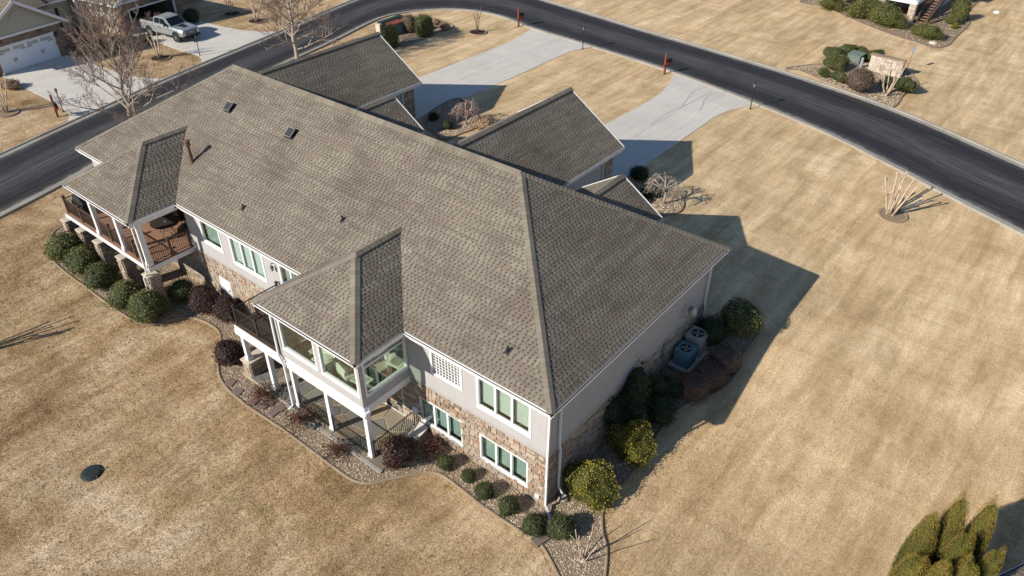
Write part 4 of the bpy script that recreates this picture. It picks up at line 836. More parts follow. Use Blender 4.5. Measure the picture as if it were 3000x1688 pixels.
for i, (x, y, w_) in enumerate(((1306,1352,54), (1371,1392,46), (1418,1436,60), (1489,1478,64), (1565,1534,74), (1647,1544,82))):
    bush('yew', x, y, w_, .85, ['small clipped evergreen nearest the patio shrub', 'smallest evergreen in the row under the basement windows', 'third small evergreen in the row under the basement windows', 'fourth small evergreen in the row under the basement windows', 'round evergreen left of the corner downspout', 'round evergreen right of the corner downspout'][i], 'small evergreens under the basement windows')
bush('gold', 1727, 1405, 128, .95, 'golden evergreen shrub nearest the house corner', name='golden_shrub'); bush('gold', 1852, 1290, 100, 1.25, 'golden evergreen shrub half in shade along the side wall', name='golden_shrub')
bush('ragged', 1835, 1200, 150, 1.1, 'tall ragged dark evergreen against the side wall'); bush('ragged', 1893, 1142, 78, 1.1, 'thin dark shrub behind the ragged evergreen')
for k, x, y, w_, l in (('dark',1950,1136,90,'round dark shrub left of the air conditioner pad'), ('dark',1930,1200,104,'round dark shrub at the bed edge with an orange tuft'), ('brown',2032,1130,84,'brown clipped shrub nearest the house corner'), ('brown',2079,1097,86,'middle brown clipped shrub below the air conditioners'), ('brown',2123,1053,84,'brown clipped shrub nearest the street'), ('dark',2085,968,96,'round green shrub right behind the air conditioners'), ('box',2172,932,122,'large round shrub at the shady side corner')):
    bush(k, x, y, w_, .92, l, 'clipped shrubs along the shady side wall')
bush('dark', 1875, 505, 60, .7, 'low dark shrub between the near driveway and entry'); bush('dark', 1905, 560, 60, .6, 'low dark shrub behind the near weeping maple')
for x, y, w_, l in ((1270,340,34,'small green shrub by the far front walk'), (1312,365,36,'small green shrub beside the far weeping maple')): bush('dark', x, y, w_, .8, l, 'small shrubs at the far entry')
bush('tan', 1425, 358, 70, .45, 'low brown ground cover right of the far weeping maple')
# hedges at the bend
bush('hedge', 1141, 104, 50, 1.35, 'tall clipped green hedge touching the far garage roof', 'clipped hedges at the street bend', 'hedge', 'hedge'); bush('hedge', 1242, 74, 50, 1.3, 'tall clipped green hedge right of the utility cabinet', 'clipped hedges at the street bend', 'hedge', 'hedge')
bush('hedgebrown', 1198, 68, 40, 1.3, 'brownish clipped hedge behind the utility cabinet', 'clipped hedges at the street bend', 'hedge', 'hedge'); bush('tan', 1278, 64, 26, .7, 'small tan grass clump behind the right hedge'); bush('tan', 1302, 77, 34, .7, 'tan grass clump right of the hedge at the bend')
# sign bed across the street
gsn = 'shrubs around the stone sign'
for k, x, y, w_, h_, l in (('boxlump',2446,158,54,.8,'green shrub at the back left of the sign bed'), ('boxlump',2481,146,48,.8,'green shrub directly behind the green utility box'), ('boxlump',2526,153,42,.75,'green shrub behind the pale bollard'), ('boxlump',2562,163,54,.65,'green shrub behind the stone sign'), ('olive',2455,186,72,.6,'spreading golden juniper left of the utility box'), ('boxlump',2414,211,36,.75,'small green shrub farthest left in the sign bed'), ('boxlump',2462,224,46,.8,'green shrub left of the big brown shrub'), ('brownball',2521,234,80,.95,'big brown round shrub in front of the stone sign'), ('dark',2600,238,42,.8,'dark shrub at the foot of the stone sign'), ('boxlump',2652,248,58,.85,'green shrub right of the pale bare tree in the sign bed')):
    bush(k, x, y, w_, h_, l, gsn)
for x, y, w_, h_, l in ((2445,8,56,.8,'olive shrub farthest left by the top right house'), (2530,22,84,.7,'broad olive shrub by the top right house'), (2582,42,80,.7,'olive shrub in front of the second stone pier'), (2622,58,62,.75,'olive shrub left of the corner stone pier'), (2695,88,44,.8,'green shrub at the foot of the stairs'), (2735,96,48,.85,'round green shrub right of the stairs'), (2792,58,34,.8,'small shrub in front of the large round shrub'), (2818,32,46,1.3,'large upright shrub right of the stairs')):
    bush('olivebig', x, y, w_, h_, l, 'shrubs along the top right house')
bush('gold', 2798, 76, 22, .7, 'tiny yellow shrub at the top right bed edge')
bush('dark', 560, 45, 46, 1.0, 'dark round shrub beside the open garage across the street'); bush('tan', 28, 247, 56, .5, 'dry brown shrub at the left end of the neighbour driveway')
for x, y, w_, l in ((235,105,60,'dark shrub at the neighbour entry next to the garage'), (285,130,60,'dark shrub left in the bed before the neighbour porch'), (335,128,60,'dark shrub in the middle of the bed before the neighbour porch'), (385,122,56,'dark shrub right in the bed before the neighbour porch'), (425,112,40,'small reddish shrub by the truck driveway')): bush('dark', x, y, w_, .75, l, 'dark shrubs before the neighbour porch')

# ---------------------------------------------------------------- bare trees
def grow(b, tw, p, d, ln, r, lev, maxlev, rnd, spread, droop=0, upw=.0, nseg=4, split=(2, 3), tipr=.008, fine=3, tip=None):
    pts = [p]; rads = [r]; q = p
    for i in range(nseg):
        d = (d+Vector((rnd.gauss(0,.10), rnd.gauss(0,.10), rnd.gauss(0,.08)+upw-droop*lev)))
        d.normalize(); q = q+d*ln/nseg; pts.append(q); rads.append(max(tipr, r*(1-.45*(i+1)/nseg)))
    (tw if lev >= fine else b).tube(pts, rads, 7 if lev < 2 else (5 if lev < 3 else 3), cap=False)
    if lev >= maxlev:
        return
    for k in range(rnd.choice(split)):
        i = rnd.randint(max(1, nseg-2), nseg) if k else nseg; a = d.orthogonal().normalized(); a = Matrix.Rotation(rnd.uniform(0, 6.28), 3, d)@a
        nd = (d+a*rnd.uniform(.5, 1)*spread).normalized(); grow(b, tw, pts[i], nd, ln*rnd.uniform(.62, .88), rads[i]*rnd.uniform(.62, .8), lev+1, maxlev, rnd, spread, droop, upw, nseg, split, tipr, fine)
    if lev > 0 and rnd.random() < .8:
        i = rnd.randint(1, nseg-1); a = d.orthogonal().normalized(); a = Matrix.Rotation(rnd.uniform(0, 6.28), 3, d)@a
        grow(b, tw, pts[i], (d*.6+a*spread).normalized(), ln*.6, rads[i]*.5, min(lev+2, maxlev), maxlev, rnd, spread, droop, upw, nseg, split, tipr, fine)
def bare_tree(name, label, loc, seed, height, r, m1='bark', m2='twig', lean=(0,0), nl=32, low=.15, wide=.47):
    """central leader with many ascending limbs, side branches and fine twigs"""
    rnd = random.Random(seed); t = thing(name, label, 'tree', loc, 0, 'tall bare maples by the left street'); b, lm, tw = MB(), MB(), MB(); N_ = 12; lead = [Vector((0,0,-.1))]
    for i in range(1, N_+1): f = i/N_; lead.append(Vector((lean[0]*height*f+rnd.gauss(0,.07)*(f > .15), lean[1]*height*f+rnd.gauss(0,.07)*(f > .15), height*f*.93)))
    b.tube(lead, [r*(1.3 if i == 0 else 1)*(1-.9*(i/N_)**.8)+.012 for i in range(N_+1)], 9)
    def limb(p, d, ln, rad, lev):
        ns = 5 if lev < 2 else 3; pts = [p]; q = p; dd = d.copy()
        for i in range(ns):
            dd = (dd+Vector((rnd.gauss(0,.13), rnd.gauss(0,.13), rnd.gauss(.07,.08)))).normalized(); q = q+dd*(ln/ns); pts.append(q)
        rs = [max(.0085, rad*(1-.8*i/ns)) for i in range(ns+1)]
        (lm if lev < 2 else tw).tube(pts, rs, 5 if lev == 0 else (4 if lev == 1 else 3), cap=False)
        if lev >= 3: return
        for k in range((8, 6, 5)[lev]):
            f = rnd.uniform(.18, 1); i = min(int(f*ns), ns-1); c = pts[i].lerp(pts[i+1], f*ns-i); ax = (pts[i+1]-pts[i]).normalized(); o = Matrix.Rotation(rnd.uniform(0, 6.28), 3, ax)@ax.orthogonal().normalized()
            nd = (ax*.75+o*rnd.uniform(.5, .85)+Vector((0,0,.18))).normalized(); limb(c, nd, ln*(.52, .5, .5)[lev]*rnd.uniform(.6, 1.1)*(1.15-f*.5), rs[i]*.6, lev+1)
    for k in range(nl):
        f = low+(.95-low)*(k/(nl-1))**.9; i = min(int(f*N_), N_-1); p = lead[i].lerp(lead[i+1], f*N_-i); a = k*2.4+rnd.uniform(-.4, .4); el = .15+1.05*f+rnd.uniform(-.15, .15)
        d = Vector((math.cos(a)*math.cos(el), math.sin(a)*math.cos(el), math.sin(el))); limb(p, d, height*(wide*(1-f)**.7+.10)*rnd.uniform(.8, 1.1), r*(.34*(1-f)+.12), 0)
    b.build('trunk', m1, t, True); lm.build('limbs', m1, t); tw.build('crown', m2, t); return t
bare_tree('bare_maple', 'tall bare maple with reddish twigs beside the left end of the house', (-40.0,6.05,gz(-40.0,6.05)), 11, 9.9, .20, lean=(-.01,.0)); bare_tree('bare_maple', 'bare maple behind the far garage with spreading low branches', (-43.6,22.7,gz(-43.6,22.7)), 23, 8.6, .19)
def crape(label, px=None, py=None, h=2.4, n=7, seed=1, loc=None, spread=.38, m='barkpale', knob=True, base=.08, rr=.05):
    rnd = random.Random(seed); p = loc or G(px, py); t = thing('crape_myrtle', label, 'tree', p, 0, 'pruned crape myrtles'); b, tw = MB(), MB()
    b.lathe((0,0,-.05), [(base*1.6,0),(base*1.3,.12),(base*.8,.25)], 8)
    for k in range(n):
        a = k*2*math.pi/n+rnd.uniform(-.3, .3); s = rnd.uniform(.25, 1)*spread; hh = h*rnd.uniform(.72, 1); q0 = Vector((math.cos(a)*base, math.sin(a)*base, .02)); pts = [q0]
        for i in range(1, 5): f = i/4; pts.append(Vector((math.cos(a)*(base+s*h*f**1.1)+rnd.gauss(0,.025), math.sin(a)*(base+s*h*f**1.1)+rnd.gauss(0,.025), hh*f)))
        b.tube(pts, [rr*1.25, rr, rr*.85, rr*.75, rr*.7], 6)
        e = pts[-1]; d = (pts[-1]-pts[-2]).normalized()
        if rnd.random() < .65:
            i = 2; q = pts[2]+Vector((rnd.gauss(0,.35), rnd.gauss(0,.35), h*.35))*.6; b.tube([pts[2], pts[2].lerp(q, .5), q], [rr*.7, rr*.6, rr*.5], 5)
            if knob: b.lathe(q-Vector((0,0,.04)), [(rr*.4,0),(rr*1.0,.03),(rr*.9,.08),(rr*.3,.11)], 6)
        if knob:
            b.lathe(e-Vector((0,0,.04)), [(rr*.5,0),(rr*1.2,.04),(rr*1.05,.1),(rr*.4,.13)], 6)
            for _ in range(4): tw.tube([e, e+Vector((rnd.gauss(0,.09), rnd.gauss(0,.09), rnd.uniform(.08,.22)))], [.012,.006], 4)
    b.build('trunk', m, t, True)
    if tw.v: tw.build('crown', m, t)
    return t
ring(2615,632,.78,'soil'); crape('pruned crape myrtle alone on the front lawn right of the house', 2607, 628, 2.45, 9, 3, spread=.42, base=.19, rr=.065)
ring(470,172,.8); crape('pruned crape myrtle between the neighbour driveways beside the lamp post', 468, 170, 2.5, 6, 5, spread=.3)
ring(22,332,.75,'soil'); crape('crape myrtle cut off by the left photo edge near the mailbox', 19, 331, 3.0, 5, 6, spread=.3)
ring(754,63,.85); crape('crape myrtle beside the mailbox behind the far bare maple', 752, 62, 2.9, 5, 8, spread=.4, base=.1)
ring(680,42,.8); crape('crape myrtle standing in the shade left of the far maple', 678, 40, 2.9, 4, 9, spread=.35)
crape('pale bare crape myrtle in front of the stone sign', 2594, 281, 2.6, 6, 10, spread=.42, base=.12); crape('small bent crape myrtle in the bed at the bottom edge', 1706, 1642, 1.9, 4, 14, spread=.42, knob=False, base=.1, rr=.022)
crape('pruned crape myrtle whose shadow crosses the left lawn', loc=G(-70, 1035), h=2.4, n=8, seed=15, spread=.42, base=.15)
ring(1400,96,.8); crape('small bare sapling in a mulch ring at the street bend', 1399, 96, 2.6, 3, 17, spread=.24, m='barkdark', knob=False, base=.03, rr=.035)
def weeping(label, px, py, rad, h, seed, m):
    rnd = random.Random(seed); p = G(px, py); t = thing('weeping_maple', label, 'tree', p); b, tw = MB(), MB(); top = Vector((.05,0,h*.5)); b.tube([(0,0,-.05), (.03,.02,h*.25), top], [.085,.07,.065], 7)
    for k in range(9):
        a = k*.698+rnd.uniform(-.25,.25); e = Vector((math.cos(a)*rad*rnd.uniform(.45,.7), math.sin(a)*rad*rnd.uniform(.45,.7), h*rnd.uniform(.8, 1.02))); md = top.lerp(e, .5)+Vector((rnd.gauss(0,.08), rnd.gauss(0,.08), .06)); b.tube([top, md, e], [.045,.032,.024], 5)
        for j in range(9):
            s = md.lerp(e, rnd.random()); a2 = a+rnd.gauss(0,.8); o = Vector((math.cos(a2), math.sin(a2), 0))*rad*rnd.uniform(.25,.5); q1 = s+o*.55+Vector((0,0,rnd.uniform(.0,.16))); q2 = s+o+Vector((0,0,-h*rnd.uniform(.1,.35)))
            tw.tube([s, q1, q2], [.014,.011,.006], 3, cap=False)
            for _ in range(5):
                s2 = q1.lerp(q2, rnd.random()); tw.tube([s2, s2+Vector((rnd.gauss(0,.14), rnd.gauss(0,.14), rnd.uniform(-.2,.06)))], [.008,.004], 3, cap=False)
    b.build('trunk', m, t, True); tw.build('crown', m, t); return t
weeping('pale weeping maple in the gravel bed by the near entry', 1943, 600, 1.25, 1.75, 4, 'bark'); weeping('dense weeping maple in the bed by the far entry', 1366, 366, 1.15, 1.55, 9, 'twig')
# arborvitae clump at the lower right
t = thing('arborvitae', 'clump of tall golden-green arborvitae columns in the lower right corner', 'tree', (12.6,5.6,gz(12.6,5.6)))
cone = lambda d: (.95 if d.z < 0 else 1-.0*d.z)
cm = leafcloud(14000, .026, lambda d: 1.0, 31, m='l_arb', jit=.07, clump=.10, flat=.6, long=1.0)
for q in cm.vertices: f = 1.05-.42*max(0, (q.co.z-.55)/1.45)**1.6; q.co.x *= f; q.co.y *= f
for x, y, h_, r_ in ((-.15,.35,5.5,.55), (.68,.85,5.4,.52), (-.75,-.35,4.9,.58), (.35,-.25,4.6,.55), (-.6,-1.5,3.9,.7), (.75,-.9,4.3,.6), (.1,-1.5,4.3,.62), (1.3,-.1,4.4,.5), (.9,-1.9,3.6,.6)):
    o = bpy.data.objects.new('column_of_foliage', cm); COL.objects.link(o); o.parent = t; o.location = (x,y,0); o.scale = (r_*.86,r_*.86,h_*.48); o.rotation_euler = (0,0,x*7)
b = MB(); b.tube([(0,0,-.1),(0,0,1.5)], [.15,.1], 8); b.build('trunk', 'barkdark', t)

# ---------------------------------------------------------------- neighbour house across the left street (local x along its front, y into it)
nb = thing('neighbour_house', 'neighbouring house with tan gable, stone front and white carriage garage doors', 'house', (-60.49,5.93,2.5), math.radians(98.29)); HN = 2.87
nr = Roof(); nst = []; nm = MB(); nl = MB(); wt = MB(); WF = Wall((0,0,0),(1,0,0),(0,-1,0)); nv_ = nr
for s0, dA, dB in ((2.4, 0, 4.85), (15.05, 12.62, 17.48)):
    a, c, t = s0-3.95, s0+3.95, HN+PT*3.95
    nr.plane([(c,-.42,HN),(c,5.9,HN),(s0,9.8,t),(s0,-.42,t)], e=.17); nr.plane([(a,5.9,HN),(a,-.42,HN),(s0,-.42,t),(s0,9.8,t)], e=.17); nr.caps((s0,-.42,t), (s0,9.8,t), NW, NE, .03)
    hole = [(dA-.06, dB+.06, -.2, 2.12)]; a, c = s0-3.4, s0+3.4; nm = MB(); nst = []
    WF.panel(nm, a, c, -.2, HN-.02, hole, -.15, 0); WF.stones(nst, a, c, -.1, HN-.05, hole, .13)
    nm.box((a,0,-.2), (a+.15,6.3,HN)); nm.box((c-.15,0,-.2), (c,6.3,HN))
    Wr = Wall((c,0,0),(0,1,0),(1,0,0)); Wl = Wall((a,0,0),(0,-1,0),(-1,0,0)); Wr.stones(nst, 0, 1.2, -.1, HN-.1, (), .13); Wl.stones(nst, -.9, 0, -.1, HN-.1, (), .13); Wr.laps(nl, 1.2, 6.3, 0, HN-.05, [], .15); Wl.laps(nl, -6.3, -.9, 0, HN-.05, [], .15)
    stone_part(nst, nb, 'stone_front', 'brickstone', 130, nm); z = HN; r = 0
    while z < t-.25:                      # shake courses in the gable
        hw = (t-z)/PT-.1; hw = min(hw, 3.6); z2 = z+.16; x = s0-hw
        hw2 = min((t-z2)/PT-.1, 3.6)
        nl.add([(s0-hw,-.05,z),(s0+hw,-.05,z),(s0+hw2,-.02,z2),(s0-hw2,-.02,z2)], [(0,1,2,3)]); nl.add([(s0-hw,-.05,z),(s0+hw,-.05,z),(s0+hw,0,z),(s0-hw,0,z)], [(3,2,1,0)]); z = z2
    wt = MB(); wt.box((s0-3.6,-.1,HN-.12), (s0+3.6,.02,HN+.06))
    for sg in (-1, 1): wt.bar((s0+sg*4.0,-.44,HN-.08), (s0,-.44,t-.06), .05, .24)
    v = MB(); n = 12; pts = [(s0+.55*math.cos(math.pi*k/n), .55*math.sin(math.pi*k/n)+HN+1.1) for k in range(n+1)]; vs = [(x,-.09,z) for x, z in pts]+[(x,0,z) for x, z in pts]; v.add(vs, [tuple(range(n+1))]+[(k, k+n+1, (k+1) % (n+1)+n+1, (k+1) % (n+1)) for k in range(n+1)]); v.build('gable_vent', 'actan', nb)
    for p, q in ((dA-.14, dA), (dB, dB+.14)): wt.box((p,-.05,-.1), (q,.1,2.2))
    wt.box((dA,-.05,2.05), (dB,.1,2.2))
    wt.build('trim', 'white', nb)
    if dA == 0:
        d = MB(); WF.slab(d, 0, 4.85, 0, 2.06, -.1, -.05); gd = d.build('garage_door', 'door', nb)
        for k in range(4):
            x = k*1.2125
            d = MB(); WF.slab(d, x+.03, x+1.18, .04, 1.55, -.05, -.035); d.build('door_panel', 'door', gd)
            d = MB(); z0, z1 = .08, 1.5; p, q = (x+.1, x+1.1) if k % 2 else (x+1.1, x+.1); d.bar((p,.033,z0), (q,.033,z1), .07, .02, up=(0,1,0)); d.build('brace', 'door', gd)
            for j in range(4): d = MB(); WF.slab(d, x+.14+j*.24, x+.34+j*.24, 1.68, 1.93, -.05, -.04); d.build('pane', 'actan', gd)
            d = MB(); e = x+.08 if k % 2 == 0 else x+.75; WF.slab(d, e, e+.4, 1.58, 1.62, -.05, -.02); WF.slab(d, e, e+.4, .0, .05, -.05, -.02); d.build('hinge_strap', 'black', gd)
        for x in (1.2125, 3.6375):
            for o_ in (-.09, .09): d = MB(); WF.slab(d, x+o_-.02, x+o_+.02, .75, 1.05, -.05, .0); d.build('door_handle', 'black', gd)
        d = MB(); WF.slab(d, 5.05, 5.2, 1.8, 2.1, .02, .2); d.build('coach_lamp', 'black', nb)
    else:
        d = MB(); d.box((dA-.3,5.5,-.05), (dB+.3,5.6,2.4)); d.box((dA-.3,.15,2.4), (dB+.3,5.6,2.5)); d.build('garage_back', 'dark', nb)  # garage darkness put into the near-black wall and ceiling colour
        d = MB(); d.box((dA-.3,.1,-.1), (dB+.3,5.6,.03)); d.build('garage_floor', 'kerb', nb)
        d = MB(); d.box((dA+.2,.4,2.2), (dB-.2,3,2.26)); d.build('raised_garage_door', 'door', nb)
nr.plane([(-8,5.8,HN),(26,5.8,HN),(19,12.8,HN+PT*7),(-1,12.8,HN+PT*7)], e=.17); nr.plane([(26,19.8,HN),(-8,19.8,HN),(-1,12.8,HN+PT*7),(19,12.8,HN+PT*7)], e=.3); nr.plane([(26,5.8,HN),(26,19.8,HN),(19,12.8,HN+PT*7)], e=.3); nr.plane([(-8,19.8,HN),(-8,5.8,HN),(-1,12.8,HN+PT*7)], e=.3)
nr.plane([(6.3,5.2,HN),(8.2,5.2,HN),(8.2,9,HN+1.6),(6.3,9,HN+1.6)], e=.17)
nr.finish(nb, 'shingle', 40)
nl.box((-7.6,6.2,-.2), (25.6,6.4,HN-.1)); Wm = Wall((0,6.2,0),(1,0,0),(0,-1,0)); Wm.laps(nl, 5.8, 11.7, 0, HN-.1, [], .15)
nl.build('tan_siding', 'shake', nb)

d = MB(); d.box((10.85,5.3,0), (11.1,5.55,HN-.1)); d.build('porch_column', 'white', nb)
gutter(nb, (5.95,5.78,HN), (11.1,5.78,HN), (0,-1,0)); gutter(nb, (6.35,-.42,HN-.02), (6.35,5.8,HN-.02), (1,0,0)); gutter(nb, (11.1,5.8,HN-.02), (11.1,-.42,HN-.02), (-1,0,0))
d = MB(); Wm.slab(d, 6.9, 7.8, .1, 2.15, .02, .06); dr = d.build('front_door', 'white', nb); d = MB(); Wm.slab(d, 7.1, 7.6, 1.1, 2.0, .06, .07); d.build('pane', 'carglass', dr)
for x in (8.05, 9.2): d = MB(); Wm.slab(d, x, x+.35, .4, 2.2, .02, .06); d.build('shutter', 'shutter', nb)
window(nb, Wm, 8.4, 9.2, .5, 2.2, 1, .07, 'none')

# ---------------------------------------------------------------- corner of the house at the top right: deck on stone piers, stairs
tr = thing('deck_house', 'house at the top right edge with white deck beam on stone piers', 'house', (-6.2,67.4,2.5), math.radians(-3)); tst = []; tb = MB()
for x, y in ((-.62,-.35), (-3.55,-.35), (-.62,4.2)):
    tb.box((x+.02,y+.02,-.1), (x+.6,y+.6,1.85))
    for Wp, p, q in ((Wall((0,y+.02,0),(1,0,0),(0,-1,0)), x+.02, x+.6), (Wall((x+.6,0,0),(0,1,0),(1,0,0)), y+.02, y+.6)): Wp.stones(tst, p, q, -.1, 1.85, (), .13)
stone_part(tst, tr, 'stone_pier', 'stone_pale', 120, tb)
d = MB(); d.box((-9,-.45,1.86), (.05,-.35,2.25)); d.box((.0,-.35,1.86), (.1,5,2.25)); d.build('deck_beam', 'white', tr); d = MB(); d.box((-9,-.35,2.1), (0,5,2.2)); d.build('deck_floor', 'deck', tr)
for k in range(26): d = MB(); d.box((-9,-.4+k*.2,2.2), (.04,-.22+k*.2,2.235)); d.build('plank', 'brown', tr)
d = MB(); d.box((-12,5,-.2), (.3,14,5)); d.build('wall', 'siding', tr); rr_ = Roof(); rr_.plane([(-12.5,4.4,5),(.8,4.4,5),(.8,10,8.2),(-12.5,10,8.2)], e=.3); rr_.finish(tr, 'shingle', 10)
sta = d = MB()
p0, p1 = Vector((.75,.3,0)), Vector((1.05,3.6,2.2))
for sx in (-.45, .45): d.bar(p0+Vector((sx,0,.05)), p1+Vector((sx,0,0)), .05, .25)
stp = d.build('stair_stringer', 'brown', tr)
for k in range(11): f = (k+.5)/11; q = p0.lerp(p1, f); d = MB(); d.box((q.x-.45,q.y-.15,q.z+.05), (q.x+.45,q.y+.13,q.z+.09)); d.build('tread', 'deck', stp)
for sx in (-.45, .45):
    d = MB(); d.bar(p0+Vector((sx,0,.95)), p1+Vector((sx,0,.95)), .06, .09); d.bar(p0+Vector((sx,0,0)), p0+Vector((sx,0,1)), .1); d.bar(p1+Vector((sx,0,-.2)), p1+Vector((sx,0,1)), .1); hr = d.build('stair_rail', 'brown', tr)
    for k in range(1, 20): q = p0.lerp(p1, k/20)+Vector((sx,0,.1)); d = MB(); d.bar(q, q+Vector((0,0,.85)), .035); d.build('baluster', 'brown', hr)

# ---------------------------------------------------------------- low gutter corner of the house at the lower right edge
t = thing('corner_house', 'corner of a house with white gutter cut off by the lower right edge', 'house', (14.42,6.45,0), math.radians(62))
gutter(t, (-3,0,2.1), (6,0,2.1), (0,1,0)); r_ = Roof(); r_.plane([(6,.0,2.1),(-3,.0,2.1),(-3,-4,3.6),(6,-4,3.6)], e=.15); r_.finish(t, 'shingle', 20); d = MB(); d.box((-2.6,-4,-1), (5.6,-.45,1.95)); d.build('wall', 'siding', t)

# ---------------------------------------------------------------- lamp posts and mailboxes
def lamp_post():
    t = thing('lamp_post', '', 'lamp post', (0,0,0), 0, 'black lamp posts by the driveways'); b = MB(); b.lathe((0,0,-.02), [(.07,0),(.07,.08),(.045,.14),(.038,.3),(.036,1.6),(.05,1.62),(.05,1.68),(.03,1.7)], 10); b.build('pole', 'black', t)
    b = MB()
    for k in range(6): a = k*1.047; b.bar((.06*math.cos(a),.06*math.sin(a),1.7), (.115*math.cos(a),.115*math.sin(a),1.98), .016)
    b.lathe((0,0,1.97), [(.135,0),(.13,.02),(.06,.1),(.02,.12),(.025,.15),(.005,.18)], 6); b.build('lantern_frame', 'black', t); b = MB(); b.lathe((0,0,1.71), [(.05,0),(.10,.25)], 6); b.build('lantern_glass', 'lamp_glass', t); return t
lp = lamp_post(); first = True
for x, y, s, l in ((1707,145,1,'black lamp post between the two driveways at the street'), (2198,320,1,'black lamp post at the right of the near driveway'), (186,328,.88,'black lamp post beside the left mailbox'), (586,164,.88,'black lamp post by the truck driveway across the street')):
    p = G(x, y)
    if first: lp.location = p; lp['label'] = l; first = False
    else: dup(lp, p, R.uniform(0, 1), l, s)
def mailbox():
    t = thing('mailbox', '', 'mailbox', (0,0,0), 0, 'red mailbox posts along the street'); b = MB(); b.box((-.065,-.065,-.05), (.065,.065,1.7)); b.add([(-.065,-.065,1.7),(.065,-.065,1.7),(.065,.065,1.7),(-.065,.065,1.7),(0,0,1.76)], [(0,1,4),(1,2,4),(2,3,4),(3,0,4)]); b.build('post', 'postred', t)
    b = MB(); b.box((-.2,-.06,.72), (.62,.06,.80)); b.box((-.08,-.08,.6), (.08,.08,.66)); b.build('arm', 'postred', t); b = MB(); b.box((.09,-.12,.81), (.60,.12,.98)); b.build('paper_box', 'postred', t)
    b = MB(); n = 8; pr = [(-.11,.99),(.11,.99),(.11,1.13)]+[(.11*math.cos(math.pi*k/n),1.13+.11*math.sin(math.pi*k/n)) for k in range(1, n)]+[(-.11,1.13)]; m = len(pr)
    b.add([(x,y,z) for x in (.1,.62) for y, z in pr], [tuple(range(m-1,-1,-1)), tuple(range(m,2*m))]+[(i,(i+1) % m,m+(i+1) % m,m+i) for i in range(m)]); bx_ = b.build('box', 'black', t); b = MB(); b.box((.3,.115,1.05), (.36,.125,1.3)); b.build('flag', 'postred', bx_); return t
mb = mailbox(); first = True
for x, y, rz, l in ((1519,79,80,'red mailbox post at the far end of the far driveway'), (1946,218,72,'red mailbox post on the lawn corner left of the near driveway'), (170,343,-8,'red mailbox post with open front at the left street'), (811,75,-12,'red mailbox post behind the far bare maple')):
    p = G(x, y)
    if first: mb.location = p; mb.rotation_euler = (0,0,math.radians(rz)); mb['label'] = l; first = False
    else: dup(mb, p, math.radians(rz), l)

# ---------------------------------------------------------------- pickup truck (local +x forward)
tk = thing('pickup_truck', 'silver crew-cab pickup truck parked nose-out on the neighbour driveway', 'pickup truck', (-58.75,20.1,2.535), math.radians(7.5))
def loft(b, secs):
    """secs: (x, [(y,z)...]) closed rings of equal count"""
    vs = []; k = len(secs[0][1])
    for x, ring_ in secs: vs += [(x, y, z) for y, z in ring_]
    fs = [(i*k+j, (i+1)*k+j, (i+1)*k+(j+1) % k, i*k+(j+1) % k) for i in range(len(secs)-1) for j in range(k)]+[tuple(range(k)), tuple(range(len(secs)*k-1, (len(secs)-1)*k-1, -1))]
    b.add(vs, fs); return b
def rg(hw, z0, z1, r=.08): return [(-hw+.05,z0),(-hw,z0+.12),(-hw,z1-r*1.6),(-hw+r,z1-.02),(-hw+r*2,z1),(hw-r*2,z1),(hw-r,z1-.02),(hw,z1-r*1.6),(hw,z0+.12),(hw-.05,z0)]
b = MB(); loft(b, [(-2.92,rg(.93,.62,1.30)),(-2.85,rg(.99,.55,1.36)),(-1.05,rg(1.0,.48,1.36)),(-1.0,rg(1.0,.46,1.28)),(.95,rg(1.0,.46,1.25)),(1.05,rg(1.0,.46,1.27)),(1.6,rg(1.0,.5,1.25)),(2.45,rg(.98,.52,1.19,.1)),(2.8,rg(.94,.56,1.12,.12)),(2.9,rg(.86,.62,1.02,.12))]); b.build('body', 'truck', tk, False)
def ca(hw0, hw1, z0, z1): return [(-hw0,z0),(-hw1,z1-.05),(-hw1+.08,z1),(hw1-.08,z1),(hw1,z1-.05),(hw0,z0)]
b = MB(); loft(b, [(-1.05,ca(.93,.86,1.25,1.3)),(-.98,ca(.94,.80,1.25,1.84)),(-.6,ca(.94,.79,1.24,1.92)),(.35,ca(.94,.79,1.24,1.91)),(.62,ca(.94,.80,1.24,1.84)),(1.32,ca(.93,.88,1.22,1.27))]); b.build('cab', 'truck', tk)
b = MB(); b.add([(.66,-.70,1.84),(.66,.70,1.84),(1.28,.80,1.29),(1.28,-.80,1.29)], [(0,3,2,1)]); w_ = b.build('windscreen', 'carglass', tk); w_.location = (.012,0,.012)
b = MB(); b.add([(-1.01,-.72,1.76),(-1.01,.72,1.76),(-1.07,.80,1.40),(-1.07,-.80,1.40)], [(0,1,2,3)]); w_ = b.build('rear_window', 'carglass', tk); w_.location = (-.015,0,0)
